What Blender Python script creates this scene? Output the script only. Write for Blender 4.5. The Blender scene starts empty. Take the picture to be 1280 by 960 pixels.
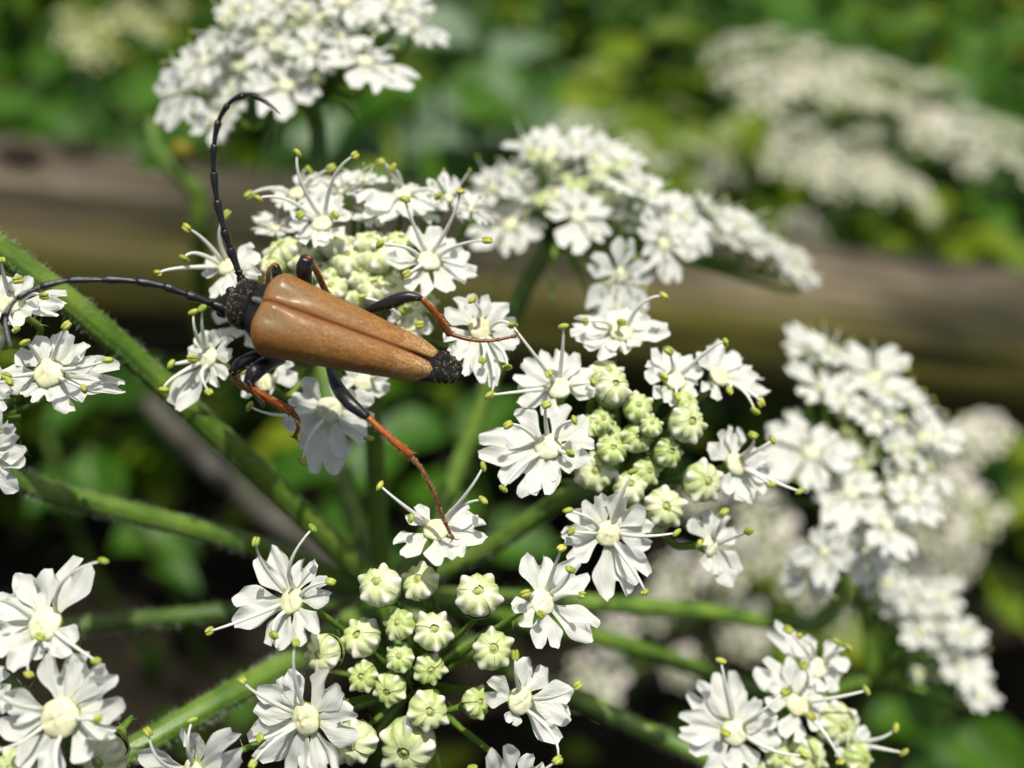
import bpy, math, random
import numpy as np
from mathutils import Vector, Matrix, noise

random.seed(11)
R = random.random
def U(a, b): return a + (b - a) * random.random()
PI = math.pi
S = bpy.context.scene
COL = S.collection

# ------------------------------------------------------------------ camera
FPX = 1256.0                       # focal length in pixels of a 1280 wide picture
PITCH = math.radians(45)           # how far the camera looks down
CAM = Vector((0, 0, 0.78))
cd = bpy.data.cameras.new('camera')
cam = bpy.data.objects.new('camera', cd)
COL.objects.link(cam)
cam.location = CAM
cam.rotation_euler = (PI / 2 - PITCH, 0, 0)
cd.sensor_width = 36
cd.lens = 36 * FPX / 1280
cd.clip_start = 0.002
cd.clip_end = 400
cd.dof.use_dof = True
cd.dof.focus_distance = 0.0695
cd.dof.aperture_fstop = 17.5
cd.dof.aperture_blades = 0
S.camera = cam
CR = cam.rotation_euler.to_matrix()

# ------------------------------------------------------------------ light
SUN = Vector((0.12, 0.05, 1.0)).normalized()      # towards the sun
w = bpy.data.worlds.new('World')
S.world = w
w.use_nodes = True
wn = w.node_tree.nodes
wl = w.node_tree.links
sky = wn.new('ShaderNodeTexSky')
sky.sky_type = 'NISHITA'
sky.sun_disc = False
sky.dust_density = 5.0
sky.air_density = 0.8
sky.ozone_density = 0.6
sky.sun_elevation = math.asin(SUN.z)
sky.sun_rotation = math.atan2(SUN.x, SUN.y)
wl.new(sky.outputs[0], wn['Background'].inputs[0])
wn['Background'].inputs[1].default_value = 0.09
sl = bpy.data.lights.new('sun', 'SUN')
sl.energy = 4.2
sl.angle = math.radians(0.5)
sl.color = (1.0, 0.975, 0.88)
so = bpy.data.objects.new('sun', sl)
COL.objects.link(so)
so.location = (0, 0, 5)
so.rotation_euler = SUN.to_track_quat('Z', 'Y').to_euler()
S.view_settings.view_transform = 'Standard'
S.view_settings.look = 'None'
S.view_settings.exposure = 0.18
S.view_settings.gamma = 1
S.cycles.max_bounces = 7
S.cycles.transparent_max_bounces = 6

def P(px, py, mm):
    """a place seen at a pixel of the photograph, so many millimetres deep"""
    z = mm * 1e-3
    return CAM + CR @ Vector(((px - 640) / FPX * z, -(py - 480) / FPX * z, -z))
def D(x, y, z):
    return (CR @ Vector((x, y, z))).normalized()
def PX(mm): return mm * 1e-3 / FPX           # size of a pixel at that depth, in metres
VIEW = CR @ Vector((0, 0, -1))
def onplane(px, py, C, n):
    d = (P(px, py, 1000) - CAM)
    k = d.dot(n)
    if abs(k) < 1e-4: return C
    t = (C - CAM).dot(n) / k
    q = CAM + d * t
    return q

# ------------------------------------------------------------------ materials
def newmat(name):
    m = bpy.data.materials.new(name)
    m.use_nodes = True
    nt = m.node_tree
    nt.nodes.clear()
    out = nt.nodes.new('ShaderNodeOutputMaterial')
    b = nt.nodes.new('ShaderNodeBsdfPrincipled')
    nt.links.new(b.outputs[0], out.inputs[0])
    return m, nt, b, out
def nd(nt, t, **kw):
    n = nt.nodes.new(t)
    for k, v in kw.items():
        if k.startswith('i_'): n.inputs[k[2:].replace('_', ' ')].default_value = v
        else: setattr(n, k, v)
    return n
def ramp(nt, fac, stops):
    r = nt.nodes.new('ShaderNodeValToRGB')
    while len(r.color_ramp.elements) < len(stops): r.color_ramp.elements.new(0.5)
    for e, (p, c) in zip(r.color_ramp.elements, stops):
        e.position = p
        e.color = (*c, 1)
    nt.links.new(fac, r.inputs[0])
    return r.outputs[0]
def noise_tex(nt, scale, detail=4, rough=0.6, vec=None, stretch=None):
    n = nd(nt, 'ShaderNodeTexNoise')
    n.inputs['Scale'].default_value = scale
    n.inputs['Detail'].default_value = detail
    n.inputs['Roughness'].default_value = rough
    if vec is None:
        vec = nd(nt, 'ShaderNodeTexCoord').outputs['Object']
    if stretch:
        mp = nd(nt, 'ShaderNodeMapping')
        mp.inputs['Scale'].default_value = stretch
        nt.links.new(vec, mp.inputs[0])
        vec = mp.outputs[0]
    nt.links.new(vec, n.inputs['Vector'])
    return n.outputs['Fac']
def mixc(nt, fac, a, b, mode='MIX'):
    m = nd(nt, 'ShaderNodeMix', data_type='RGBA', blend_type=mode)
    for v, s in ((fac, 0), (a, 6), (b, 7)):
        if isinstance(v, (int, float)): m.inputs[s].default_value = v
        elif isinstance(v, tuple): m.inputs[s].default_value = (*v, 1)
        else: nt.links.new(v, m.inputs[s])
    return m.outputs[2]
def bump(nt, b, h, strength, dist):
    bp = nd(nt, 'ShaderNodeBump')
    bp.inputs['Strength'].default_value = strength
    bp.inputs['Distance'].default_value = dist
    nt.links.new(h, bp.inputs['Height'])
    nt.links.new(bp.outputs[0], b.inputs['Normal'])
    return bp
def translucent(nt, b, out, col, f):
    t = nd(nt, 'ShaderNodeBsdfTranslucent')
    if isinstance(col, tuple): t.inputs[0].default_value = (*col, 1)
    else: nt.links.new(col, t.inputs[0])
    mx = nd(nt, 'ShaderNodeMixShader')
    mx.inputs[0].default_value = f
    nt.links.new(b.outputs[0], mx.inputs[1])
    nt.links.new(t.outputs[0], mx.inputs[2])
    nt.links.new(mx.outputs[0], out.inputs[0])

def mat_petal(name, base, dirt, tr):
    m, nt, b, out = newmat(name)
    n1 = noise_tex(nt, 3.0, 3, .6, stretch=(0.8, 7, 1))       # veins along the petal
    n2 = noise_tex(nt, 2.2, 2)
    oi = nd(nt, 'ShaderNodeObjectInfo').outputs['Random']
    c = ramp(nt, n1, [(0.34, tuple(x * y for x, y in zip(base, (.93, .94, .90)))), (0.58, base)])
    c = mixc(nt, ramp(nt, n2, [(0.5, (0, 0, 0)), (0.8, (.45, .45, .45))]), c, dirt)
    sx = nd(nt, 'ShaderNodeSeparateXYZ')
    nt.links.new(nd(nt, 'ShaderNodeTexCoord').outputs['Object'], sx.inputs[0])
    c = mixc(nt, ramp(nt, sx.outputs[0], [(0.0, (.6, .6, .6)), (0.38, (0, 0, 0))]), c, (0.70, 0.72, 0.46))
    nt.links.new(c, b.inputs['Base Color'])
    b.inputs['Roughness'].default_value = 0.5
    b.inputs['Specular IOR Level'].default_value = 0.35
    bump(nt, b, n1, 0.5, 0.00016)
    translucent(nt, b, out, c, tr)
    return m
M = {}
M['petal'] = mat_petal('white_petal', (0.86, 0.865, 0.835), (0.78, 0.80, 0.66), 0.42)
M['petal_far'] = mat_petal('pale_petal', (0.80, 0.75, 0.70), (0.66, 0.58, 0.50), 0.25)
M['petal_green'] = mat_petal('yellow_green_petal', (0.34, 0.35, 0.015), (0.24, 0.27, 0.015), 0.25)
def simple(name, col, col2, scale, rough, spec=.4, tr=0, bs=0, bd=1e-4, stretch=None, rnd=None, detail=4):
    m, nt, b, out = newmat(name)
    n = noise_tex(nt, scale, detail, .6, stretch=stretch)
    c = ramp(nt, n, [(0.35, col), (0.65, col2)])
    if rnd:
        oi = nd(nt, 'ShaderNodeObjectInfo').outputs['Random']
        c = mixc(nt, oi, c, mixc(nt, 1.0, c, rnd, 'MULTIPLY'))
    nt.links.new(c, b.inputs['Base Color'])
    b.inputs['Roughness'].default_value = rough
    b.inputs['Specular IOR Level'].default_value = spec
    if bs: bump(nt, b, n, bs, bd)
    if tr: translucent(nt, b, out, c, tr)
    return m
M['disc'] = simple('cream_centre', (0.68, 0.70, 0.44), (0.78, 0.81, 0.62), 3.5, .38, .45, .12, .5, 8e-5, rnd=(1.0, .93, .8))
M['calyx'] = simple('calyx_green', (0.14, 0.24, 0.04), (0.28, 0.38, 0.09), 5, .5)
M['filament'] = simple('filament_white', (0.78, 0.80, 0.70), (0.84, 0.85, 0.78), 900, .4, .4, .2)
M['anther'] = simple('anther_green', (0.16, 0.24, 0.02), (0.36, 0.44, 0.07), 1400, .5, .4, rnd=(1.35, 1.05, 1.0), bs=.4)
M['pedicel'] = simple('pedicel_green', (0.09, 0.19, 0.018), (0.18, 0.30, 0.04), 420, .5, .4, .1, .3, 8e-5)
M['stem'] = simple('stem_green', (0.055, 0.125, 0.009), (0.150, 0.245, 0.030), 260, .42, .45, .06, .35, 1.2e-4, stretch=(1, 1, 1))
M['stem_dark'] = simple('stem_deep_green', (0.040, 0.085, 0.010), (0.085, 0.145, 0.022), 160, .45, .4, .05, .35, 1.2e-4)
M['hair'] = simple('stem_hair', (0.45, 0.5, 0.36), (0.65, 0.68, 0.55), 500, .35, .5, .35)
M['stalk'] = simple('dry_stalk', (0.012, 0.012, 0.008), (0.095, 0.09, 0.07), 70, .8, .2)

# bud: green-cream body with white-pink folds (the fold mask is a vertex attribute of the petal's shape)
def mat_bud(name, g1, g2, wht, g3):
    m, nt, b, out = newmat(name)
    n = noise_tex(nt, 4, 4)
    g = ramp(nt, n, [(0.3, g1), (0.7, g2)])
    oi = nd(nt, 'ShaderNodeObjectInfo').outputs['Random']
    g = mixc(nt, oi, g, g3)
    at = nd(nt, 'ShaderNodeAttribute', attribute_name='fold')
    c = mixc(nt, at.outputs['Fac'], g, wht)
    nt.links.new(c, b.inputs['Base Color'])
    b.inputs['Roughness'].default_value = .38
    b.inputs['Specular IOR Level'].default_value = .45
    bump(nt, b, noise_tex(nt, 9, 3, .6, stretch=(1, 1, .35)), .35, 8e-5)
    translucent(nt, b, out, c, .15)
    return m
M['bud'] = mat_bud('bud_green', (0.26, 0.40, 0.06), (0.44, 0.56, 0.15), (0.76, 0.73, 0.62), (0.52, 0.60, 0.26))
M['bud_pale'] = mat_bud('bud_cream', (0.38, 0.50, 0.13), (0.56, 0.63, 0.28), (0.80, 0.74, 0.70), (0.64, 0.68, 0.42))
M['bud_wilt'] = simple('bud_wilted', (0.24, 0.27, 0.06), (0.40, 0.42, 0.14), 4, .6)

# beetle
def mat_elytra():
    m, nt, b, out = newmat('wing_case_tan')
    n = noise_tex(nt, 0.09, 4, .6, stretch=(.5, 1, 1))
    fine = noise_tex(nt, 0.9, 3, .7)
    st = noise_tex(nt, 0.35, 2, .5, stretch=(.06, 1, 1))
    c = ramp(nt, n, [(0.3, (0.235, 0.080, 0.004)), (0.7, (0.34, 0.136, 0.011))])
    at = nd(nt, 'ShaderNodeAttribute', attribute_name='patch')
    c = mixc(nt, at.outputs['Fac'], c, (0.19, 0.135, 0.060))  # grey base patch, plus a highlight along the back painted into the colour
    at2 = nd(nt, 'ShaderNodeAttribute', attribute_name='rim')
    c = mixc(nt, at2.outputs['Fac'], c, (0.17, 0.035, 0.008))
    c = mixc(nt, .35, c, ramp(nt, fine, [(0.35, (.7, .7, .7)), (0.65, (1.15, 1.15, 1.15))]), 'MULTIPLY')
    sp = noise_tex(nt, .55, 2, .6)
    c = mixc(nt, ramp(nt, sp, [(0.62, (0, 0, 0)), (0.71, (.5, .5, .5))]), c, (0.58, 0.34, 0.07))  # golden sparkle painted as bright specks
    c = mixc(nt, .4, c, ramp(nt, st, [(0.4, (.75, .75, .75)), (0.6, (1.1, 1.1, 1.1))]), 'MULTIPLY')
    nt.links.new(c, b.inputs['Base Color'])
    b.inputs['Roughness'].default_value = .40
    b.inputs['Specular IOR Level'].default_value = .5
    b.inputs['Coat Weight'].default_value = .12
    b.inputs['Coat Roughness'].default_value = .22
    b.inputs['Sheen Weight'].default_value = .12
    b.inputs['Sheen Roughness'].default_value = .4
    b.inputs['Sheen Tint'].default_value = (1, .75, .4, 1)
    bump(nt, b, fine, .9, 8e-5)
    return m
M['elytra'] = mat_elytra()
M['chitin'] = simple('black_chitin', (0.008, 0.008, 0.010), (0.018, 0.017, 0.018), 30000, .22, .6, bs=.5, bd=3e-5)
M['chitin_rough'] = simple('black_pitted_chitin', (0.003, 0.003, 0.0035), (0.010, 0.009, 0.008), 0.55, .34, .28, bs=1.0, bd=1.5e-4)
M['orange'] = simple('orange_leg', (0.22, 0.048, 0.005), (0.34, 0.085, 0.009), 1500, .28, .55, bs=.15, bd=1e-5)
M['brown'] = simple('brown_foot', (0.10, 0.035, 0.012), (0.20, 0.075, 0.022), 2500, .4, .5)
m, nt, b, out = newmat('golden_hair')
b.inputs['Base Color'].default_value = (0.90, 0.68, 0.34, 1)
b.inputs['Roughness'].default_value = .3
b.inputs['Specular IOR Level'].default_value = .8
b.inputs['Metallic'].default_value = 0
M['gold'] = m

# leaves
def mat_leaf(name, a, c2, tint, rough=.45, tr=.3):
    m, nt, b, out = newmat(name)
    n = noise_tex(nt, 3, 3)
    oi = nd(nt, 'ShaderNodeObjectInfo').outputs['Random']
    c = ramp(nt, n, [(0.35, a), (0.65, c2)])
    c = mixc(nt, oi, c, mixc(nt, 1.0, c, tint, 'MULTIPLY'))
    nt.links.new(c, b.inputs['Base Color'])
    b.inputs['Roughness'].default_value = rough
    b.inputs['Specular IOR Level'].default_value = .25
    translucent(nt, b, out, mixc(nt, 1.0, c, (1.2, 1.5, .5), 'MULTIPLY'), tr)
    return m
M['leaf'] = mat_leaf('leaf_green', (0.022, 0.078, 0.005), (0.048, 0.135, 0.008), (1.4, 1.2, .8))
M['leaf_bright'] = mat_leaf('leaf_yellow_green', (0.075, 0.14, 0.003), (0.14, 0.21, 0.006), (1.25, 1.1, .8))
M['leaf_pale'] = mat_leaf('leaf_grey_green', (0.09, 0.15, 0.075), (0.15, 0.21, 0.12), (1.1, 1.1, 1.1), .5, .2)  # pale leaf backs, with glossy sky reflection put into the colour
M['leaf_yellow'] = mat_leaf('leaf_yellow', (0.22, 0.20, 0.015), (0.32, 0.28, 0.03), (1, .9, .8))
def mat_under():
    m, nt, b, out = newmat('undergrowth_leaf')
    g = nd(nt, 'ShaderNodeNewGeometry')
    c = ramp(nt, g.outputs['Random Per Island'], [(0.0, (0.014, 0.040, 0.006)), (0.45, (0.030, 0.090, 0.005)),
             (0.75, (0.068, 0.145, 0.004)), (0.93, (0.14, 0.20, 0.007)), (1.0, (0.16, 0.19, 0.015))])
    big = noise_tex(nt, 5, 2)
    c = mixc(nt, .6, c, ramp(nt, big, [(0.38, (.45, .55, .6)), (0.62, (1.5, 1.45, .8))]), 'MULTIPLY')
    nt.links.new(c, b.inputs['Base Color'])
    b.inputs['Roughness'].default_value = .5
    b.inputs['Specular IOR Level'].default_value = .2
    translucent(nt, b, out, mixc(nt, 1.0, c, (1.2, 1.4, .5), 'MULTIPLY'), .3)
    return m
M['under'] = mat_under()
M['soil'] = simple('dark_soil', (0.006, 0.005, 0.003), (0.020, 0.016, 0.010), 30, .95, .1, bs=.6, bd=.01)
def mat_wood():
    m, nt, b, out = newmat('weathered_wood')
    co = nd(nt, 'ShaderNodeTexCoord').outputs['Object']
    g = noise_tex(nt, 85, 6, .7, co, (0.06, 1, 1))
    big = noise_tex(nt, 22, 5, .7, co, (.3, 1, 1))
    c = ramp(nt, g, [(0.34, (0.014, 0.011, 0.008)), (0.5, (0.072, 0.058, 0.042)), (0.64, (0.19, 0.160, 0.122))])
    c = mixc(nt, ramp(nt, big, [(0.42, (.8, .8, .8)), (0.56, (0, 0, 0))]), c, (0.050, 0.046, 0.026))
    at = nd(nt, 'ShaderNodeAttribute', attribute_name='moss')
    c = mixc(nt, at.outputs['Fac'], c, mixc(nt, g, (0.030, 0.030, 0.006), (0.085, 0.080, 0.014)))
    band = noise_tex(nt, 40, 3, .75, co, (.10, 1, 1))
    c = mixc(nt, 1.0, c, ramp(nt, band, [(0.38, (.22, .24, .24)), (0.5, (.95, .95, .92)), (0.60, (1.7, 1.65, 1.55))]), 'MULTIPLY')
    nt.links.new(c, b.inputs['Base Color'])
    b.inputs['Roughness'].default_value = .85
    b.inputs['Specular IOR Level'].default_value = .2
    bump(nt, b, g, .6, .003)
    return m
M['wood'] = mat_wood()
M['knot'] = simple('dark_knot', (0.012, 0.010, 0.008), (0.03, 0.024, 0.018), 90, .9, .1)

# ------------------------------------------------------------------ mesh helpers
class MB:
    def __init__(s): s.v, s.f, s.m, s.n, s.att = [], [], [], 0, {}
    def add(s, v, f, mi=0):
        s.v.extend(v)
        k = s.n
        s.f.extend([tuple(i + k for i in q) for q in f])
        s.m.extend([mi] * len(f))
        s.n += len(v)
    def mesh(s, name, mats, smooth=True):
        me = bpy.data.meshes.new(name)
        me.from_pydata([tuple(p) for p in s.v], [], s.f)
        for x in mats: me.materials.append(M[x])
        if len(mats) > 1: me.polygons.foreach_set('material_index', s.m)
        if smooth: me.polygons.foreach_set('use_smooth', [True] * len(s.f))
        for k, vals in s.att.items():
            a = me.attributes.new(k, 'FLOAT', 'POINT')
            a.data.foreach_set('value', vals)
        me.update()
        return me
W = {}
def put(name, me, parent=None, mat=None, **props):
    o = bpy.data.objects.new(name, me)
    COL.objects.link(o)
    mat = mat or Matrix.Identity(4)
    W[o.name] = mat
    if parent is not None:
        o.parent = parent
        o.matrix_basis = W[parent.name].inverted() @ mat
    else:
        o.matrix_basis = mat
    for k, v in props.items(): o[k] = v
    return o
def thing(name, label, cat, loc, group=None):
    o = put(name, None, None, Matrix.Translation(loc), label=label, category=cat)
    o.empty_display_size = .002
    if group: o['group'] = group
    return o
def frame(o, x, z):
    """matrix with origin o, X along x, Z near z"""
    x = x.normalized()
    y = z.cross(x).normalized()
    z2 = x.cross(y)
    m = Matrix((x, y, z2)).transposed().to_4x4()
    m.translation = o
    return m
def spline(pts, n):
    """Catmull-Rom through pts (Vectors)"""
    if len(pts) == 2: return [pts[0].lerp(pts[1], i / (n - 1)) for i in range(n)]
    q = [pts[0] * 2 - pts[1]] + list(pts) + [pts[-1] * 2 - pts[-2]]
    out = []
    for i in range(n):
        t = i / (n - 1) * (len(pts) - 1)
        k = min(int(t), len(pts) - 2)
        t -= k
        a, b_, c, d = q[k], q[k + 1], q[k + 2], q[k + 3]
        out.append(0.5 * ((2 * b_) + (c - a) * t + (2 * a - 5 * b_ + 4 * c - d) * t * t + (3 * b_ - a - 3 * c + d) * t ** 3))
    return out
def lerp_list(rs, t):
    x = t * (len(rs) - 1)
    k = min(int(x), len(rs) - 2)
    return rs[k] + (rs[k + 1] - rs[k]) * (x - k)
def tube(path, rads, sides=8, ribs=0, rib=0.0, cap=True, flat=1.0):
    """a tapering tube through path; rads is a list spread along it"""
    n = len(path)
    v, f = [], []
    up = None
    for i, p in enumerate(path):
        t = (path[min(i + 1, n - 1)] - path[max(i - 1, 0)]).normalized()
        if up is None:
            up = t.orthogonal().normalized()
        up = (up - t * up.dot(t)).normalized()
        sd = t.cross(up)
        r = lerp_list(rads, i / (n - 1)) if len(rads) > 1 else rads[0]
        for k in range(sides):
            a = 2 * PI * k / sides
            rr = r * (1 + rib * math.cos(ribs * a)) if ribs else r
            v.append(p + up * (math.cos(a) * rr) + sd * (math.sin(a) * rr * flat))
    for i in range(n - 1):
        for k in range(sides):
            k2 = (k + 1) % sides
            f.append((i * sides + k, i * sides + k2, (i + 1) * sides + k2, (i + 1) * sides + k))
    if cap:
        f.append(tuple(range(sides))[::-1])
        f.append(tuple((n - 1) * sides + k for k in range(sides)))
    return v, f
def ellipsoid(c, ax, ra, rb, rc, nu=10, nv=7, twist=0.0):
    """ax: 3 unit vectors"""
    v, f = [], []
    for j in range(nv + 1):
        th = PI * j / nv
        for i in range(nu):
            a = 2 * PI * i / nu
            g = 1 - twist * math.exp(-(math.sin(a) / .35) ** 2) * math.sin(th) if twist else 1
            v.append(c + ax[0] * (ra * math.cos(th)) + ax[1] * (rb * math.sin(th) * math.cos(a) * g) + ax[2] * (rc * math.sin(th) * math.sin(a)))
    for j in range(nv):
        for i in range(nu):
            i2 = (i + 1) % nu
            f.append((j * nu + i, (j + 1) * nu + i, (j + 1) * nu + i2, j * nu + i2))
    return v, f
def hairs(mb, path, rads, count, length, width, mi=0, lean=.15):
    n = len(path)
    if length > .0007: count, length = int(count * 1.9), length * .72
    for _ in range(count):
        t = R()
        x = t * (n - 1)
        k = min(int(x), n - 2)
        p = path[k].lerp(path[k + 1], x - k)
        ax = (path[k + 1] - path[k]).normalized()
        r = lerp_list(rads, t) if len(rads) > 1 else rads[0]
        o = ax.orthogonal()
        o.rotate(Matrix.Rotation(U(0, 2 * PI), 3, ax))
        o.normalize()
        d = (o + ax * U(-.5, .5) + Vector((U(-1, 1), U(-1, 1), U(-1, 1))) * .15).normalized()
        L = length * U(.5, 1.3)
        b0 = p + o * r * .93
        sd = ax.cross(o).normalized() * width
        s2 = ax * width
        mb.add([b0 + sd, b0 - sd * .5 + s2, b0 - sd * .5 - s2, b0 + d * L + ax * L * lean], [(0, 1, 3), (1, 2, 3), (2, 0, 3)], mi)

# ------------------------------------------------------------------ petals, stamens, buds: shapes shared between flowers
def petal_mesh(k, nu=10, nv=14):
    rs = random.Random(100 + k)
    notch = [0.32, 0.20, 0.40, 0.08, 0.26, 0.36, 0.15, 0.30, 0.24, 0.05][k % 10]
    curl = rs.uniform(-.16, .12)
    cup = rs.uniform(-.12, .22)
    skew = rs.uniform(-.18, .18)
    rag = rs.uniform(.01, .045)
    seed = rs.uniform(0, 50)
    lift = rs.uniform(.05, .3)
    mb = MB()
    v = []
    for i in range(nu + 1):
        u = i / nu
        for j in range(nv + 1):
            q = -1 + 2 * j / nv
            st = min(1, u / .74)
            st = st * st * (3 - 2 * st)
            h = .5 * (.22 + .78 * st)
            g = math.exp(-((q - skew) / .15) ** 2)
            t = 1 - notch * g * u ** 2 - .26 * (abs(abs(q) - .48) / .52) ** 3.2 * u + rag * u * noise.noise(Vector((q * 3.3 + seed, 0, 0))) * 2
            x = u * t
            y = q * h * (1 - .12 * u ** 5) + .05 * skew * u
            z = curl * u * u + cup * q * q * h * 1.2 - .09 * math.exp(-((q - skew * .6) / .22) ** 2) * math.sin(PI * min(1, u * 1.1))
            z += lift * g * u ** 7
            z += .075 * u * noise.noise(Vector((x * 2.6 + seed, y * 5, 3.1))) * 2
            z += .03 * math.cos(q * 9 + seed) * u + .05 * u ** 4 * noise.noise(Vector((q * 7, u * 3, seed)))
            v.append((x, y, z))
    f = [(i * (nv + 1) + j, (i + 1) * (nv + 1) + j, (i + 1) * (nv + 1) + j + 1, i * (nv + 1) + j + 1) for i in range(nu) for j in range(nv)]
    mb.add(v, f)
    return mb
PET = [petal_mesh(k).mesh('petal', ['petal']) for k in range(10)]
PET_ROUND = [PET[3], PET[6], PET[9], PET[1]]
PET_SPLIT = [PET[k] for k in (0, 2, 4, 5, 7, 8)]
PETS = [petal_mesh(k, 6, 8).mesh('petal', ['petal']) for k in range(10)]

def disc_mesh(k, seg=28, rings=9):
    rs = random.Random(k)
    mb = MB()
    v = [(0, 0, .42)]
    for j in range(1, rings + 1):
        r = math.sin(j / rings * PI / 2 * 1.15)
        z = .40 * math.cos(j / rings * PI / 2 * 1.15)
        for i in range(seg):
            a = 2 * PI * i / seg
            rr = r * (1 + .03 * math.cos(5 * a + k) + .03 * noise.noise(Vector((math.cos(a) * 2, math.sin(a) * 2, k))))
            cr = -.10 * math.exp(-(math.cos(a + k) * r / .10) ** 2) * (1 if r < .8 else .3)
            hump = .12 * math.exp(-((r - .22) / .12) ** 2) * abs(math.sin(a + k - PI / 2)) ** 4
            v.append((rr * math.cos(a), rr * math.sin(a), z + cr + hump + .04 * noise.noise(Vector((rr * math.cos(a) * 6, rr * math.sin(a) * 6, k * 3)))))
    f = [(0, 1 + i, 1 + (i + 1) % seg) for i in range(seg)]
    for j in range(rings - 1):
        for i in range(seg):
            i2 = (i + 1) % seg
            f.append((1 + j * seg + i, 1 + (j + 1) * seg + i, 1 + (j + 1) * seg + i2, 1 + j * seg + i2))
    mb.add(v, f, 0)
    # green cup and ovary below
    prof = [(.98, .02), (1.02, -.18), (.85, -.55), (.62, -1.1), (.42, -1.5)]
    v = [(r * math.cos(2 * PI * i / 12), r * math.sin(2 * PI * i / 12), z) for r, z in prof for i in range(12)]
    f = [(j * 12 + i, (j + 1) * 12 + i, (j + 1) * 12 + (i + 1) % 12, j * 12 + (i + 1) % 12) for j in range(4) for i in range(12)]
    f.append(tuple(range(48, 60)))
    mb.add(v, f, 1)
    return mb.mesh('flower', ['disc', 'calyx'])
DISC = [disc_mesh(k) for k in range(5)]

def stamen_path(base, tip, n, bow):
    mid = base.lerp(tip, .5)
    c = mid + n * bow
    pts = []
    for i in range(10):
        t = i / 9
        pts.append(base * (1 - t) ** 2 + c * 2 * t * (1 - t) + tip * t * t)
    return pts
def stamen_mb(path, r, al, aw, rnd=random):
    mb = MB()
    v, f = tube(path, [r * 1.6, r * 1.3, r * .9, r * .6], 7)
    mb.add(v, f, 0)
    t = (path[-1] - path[-3]).normalized()
    a = Vector((rnd.uniform(-1, 1), rnd.uniform(-1, 1), rnd.uniform(-.4, .4))).normalized()
    y = a.cross(t)
    if y.length < .1: y = a.orthogonal()
    y.normalize()
    zz = a.cross(y).normalized()
    v, f = ellipsoid(path[-1] + y * aw * .36, (a, y, zz), al, aw * .62, aw * .7, 8, 6)
    mb.add(v, f, 1)
    v, f = ellipsoid(path[-1] - y * aw * .36, (a, y, zz), al * .94, aw * .62, aw * .68, 8, 6)
    mb.add(v, f, 1)
    return mb
def unit_stamen(k):
    rs = random.Random(k + 40)
    base = Vector((.25, 0, .02))
    tip = Vector((rs.uniform(.5, 1.3), rs.uniform(-.2, .2), rs.uniform(.2, 1.15)))
    path = stamen_path(base, tip, Vector((0, 0, 1)), rs.uniform(.1, .35))
    return stamen_mb(path, .022, .085, .062, rs).mesh('stamen', ['filament', 'anther'])
STA = [unit_stamen(k) for k in range(8)]

def bud_petal_mesh(k):
    """a closed petal: two smooth green cheeks and a pinched pale fold that stands out at the corner"""
    rs = random.Random(k + 70)
    mb = MB()
    v, att = [], []
    na, nt_ = 14, 13
    hump = rs.uniform(.20, .34)
    pk = rs.uniform(62, 70)
    for j in range(nt_ + 1):
        th = math.radians(116 - 99 * j / nt_)
        for i in range(na + 1):
            q = -1 + 2 * i / na
            a = math.radians(38.5) * q
            td = math.degrees(th)
            wd = .10 + .22 * max(0, min(1, (td - 25) / 45))
            g = math.exp(-(q / wd) ** 2)
            up = math.exp(-((td - pk) / 16) ** 2)
            r = .97
            r += hump * g * up
            r -= .13 * math.exp(-((abs(q) - wd * 1.7) / .12) ** 2) * math.exp(-((td - pk) / 17) ** 2)
            r += .045 * math.exp(-((abs(q) - 1) / .34) ** 2) * math.exp(-((td - 48) / 26) ** 2)
            r -= .24 * math.exp(-(td / 26) ** 2)
            r += .035 * noise.noise(Vector((q * 2 + k * 7, th * 2, k)))
            rr = r * math.sin(th)
            v.append((rr * math.cos(a), rr * math.sin(a), r * math.cos(th) * .80))
            att.append(min(1, max(0, 1.15 * g * math.exp(-((td - pk - 2) / 17) ** 2) + .04)))
    f = [(j * (na + 1) + i, (j + 1) * (na + 1) + i, (j + 1) * (na + 1) + i + 1, j * (na + 1) + i + 1) for j in range(nt_) for i in range(na)]
    f = [tuple(reversed(q)) for q in f]
    mb.add(v, f)
    mb.att['fold'] = att
    return mb
BP = {m_: [bud_petal_mesh(k).mesh('petal', [m_]) for k in range(4)] for m_ in ('bud', 'bud_pale')}
def bud_core():
    mb = MB()
    v, f = ellipsoid(Vector((0, 0, -.05)), (Vector((0, 0, 1)), Vector((1, 0, 0)), Vector((0, 1, 0))), .60, .80, .80, 12, 8)
    mb.add(v, f, 0)
    v, f = ellipsoid(Vector((0, 0, .50)), (Vector((0, 0, 1)), Vector((1, 0, 0)), Vector((0, 1, 0))), .12, .17, .14, 8, 5)
    mb.add(v, f, 0)
    prof = [(.93, -.25), (.86, -.55), (.62, -.9), (.42, -1.35), (.3, -1.7)]
    v = [(r * math.cos(2 * PI * i / 12), r * math.sin(2 * PI * i / 12), z) for r, z in prof for i in range(12)]
    f = [(j * 12 + i, (j + 1) * 12 + i, (j + 1) * 12 + (i + 1) % 12, j * 12 + (i + 1) % 12) for j in range(4) for i in range(12)]
    mb.add(v, f, 1)
    return mb.mesh('bud', ['bud_wilt', 'calyx'])
BCORE = bud_core()
def small_bud():
    mb = MB()
    att = []
    for k in range(5):
        p = bud_petal_mesh(k % 4)
        rot = Matrix.Rotation(2 * PI * k / 5, 3, 'Z')
        mb.add([rot @ Vector(x) for x in p.v], p.f, 0)
        att += p.att['fold']
    mb.att['fold'] = att
    return mb.mesh('bud', ['bud_pale'])
SBUD = small_bud()

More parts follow.
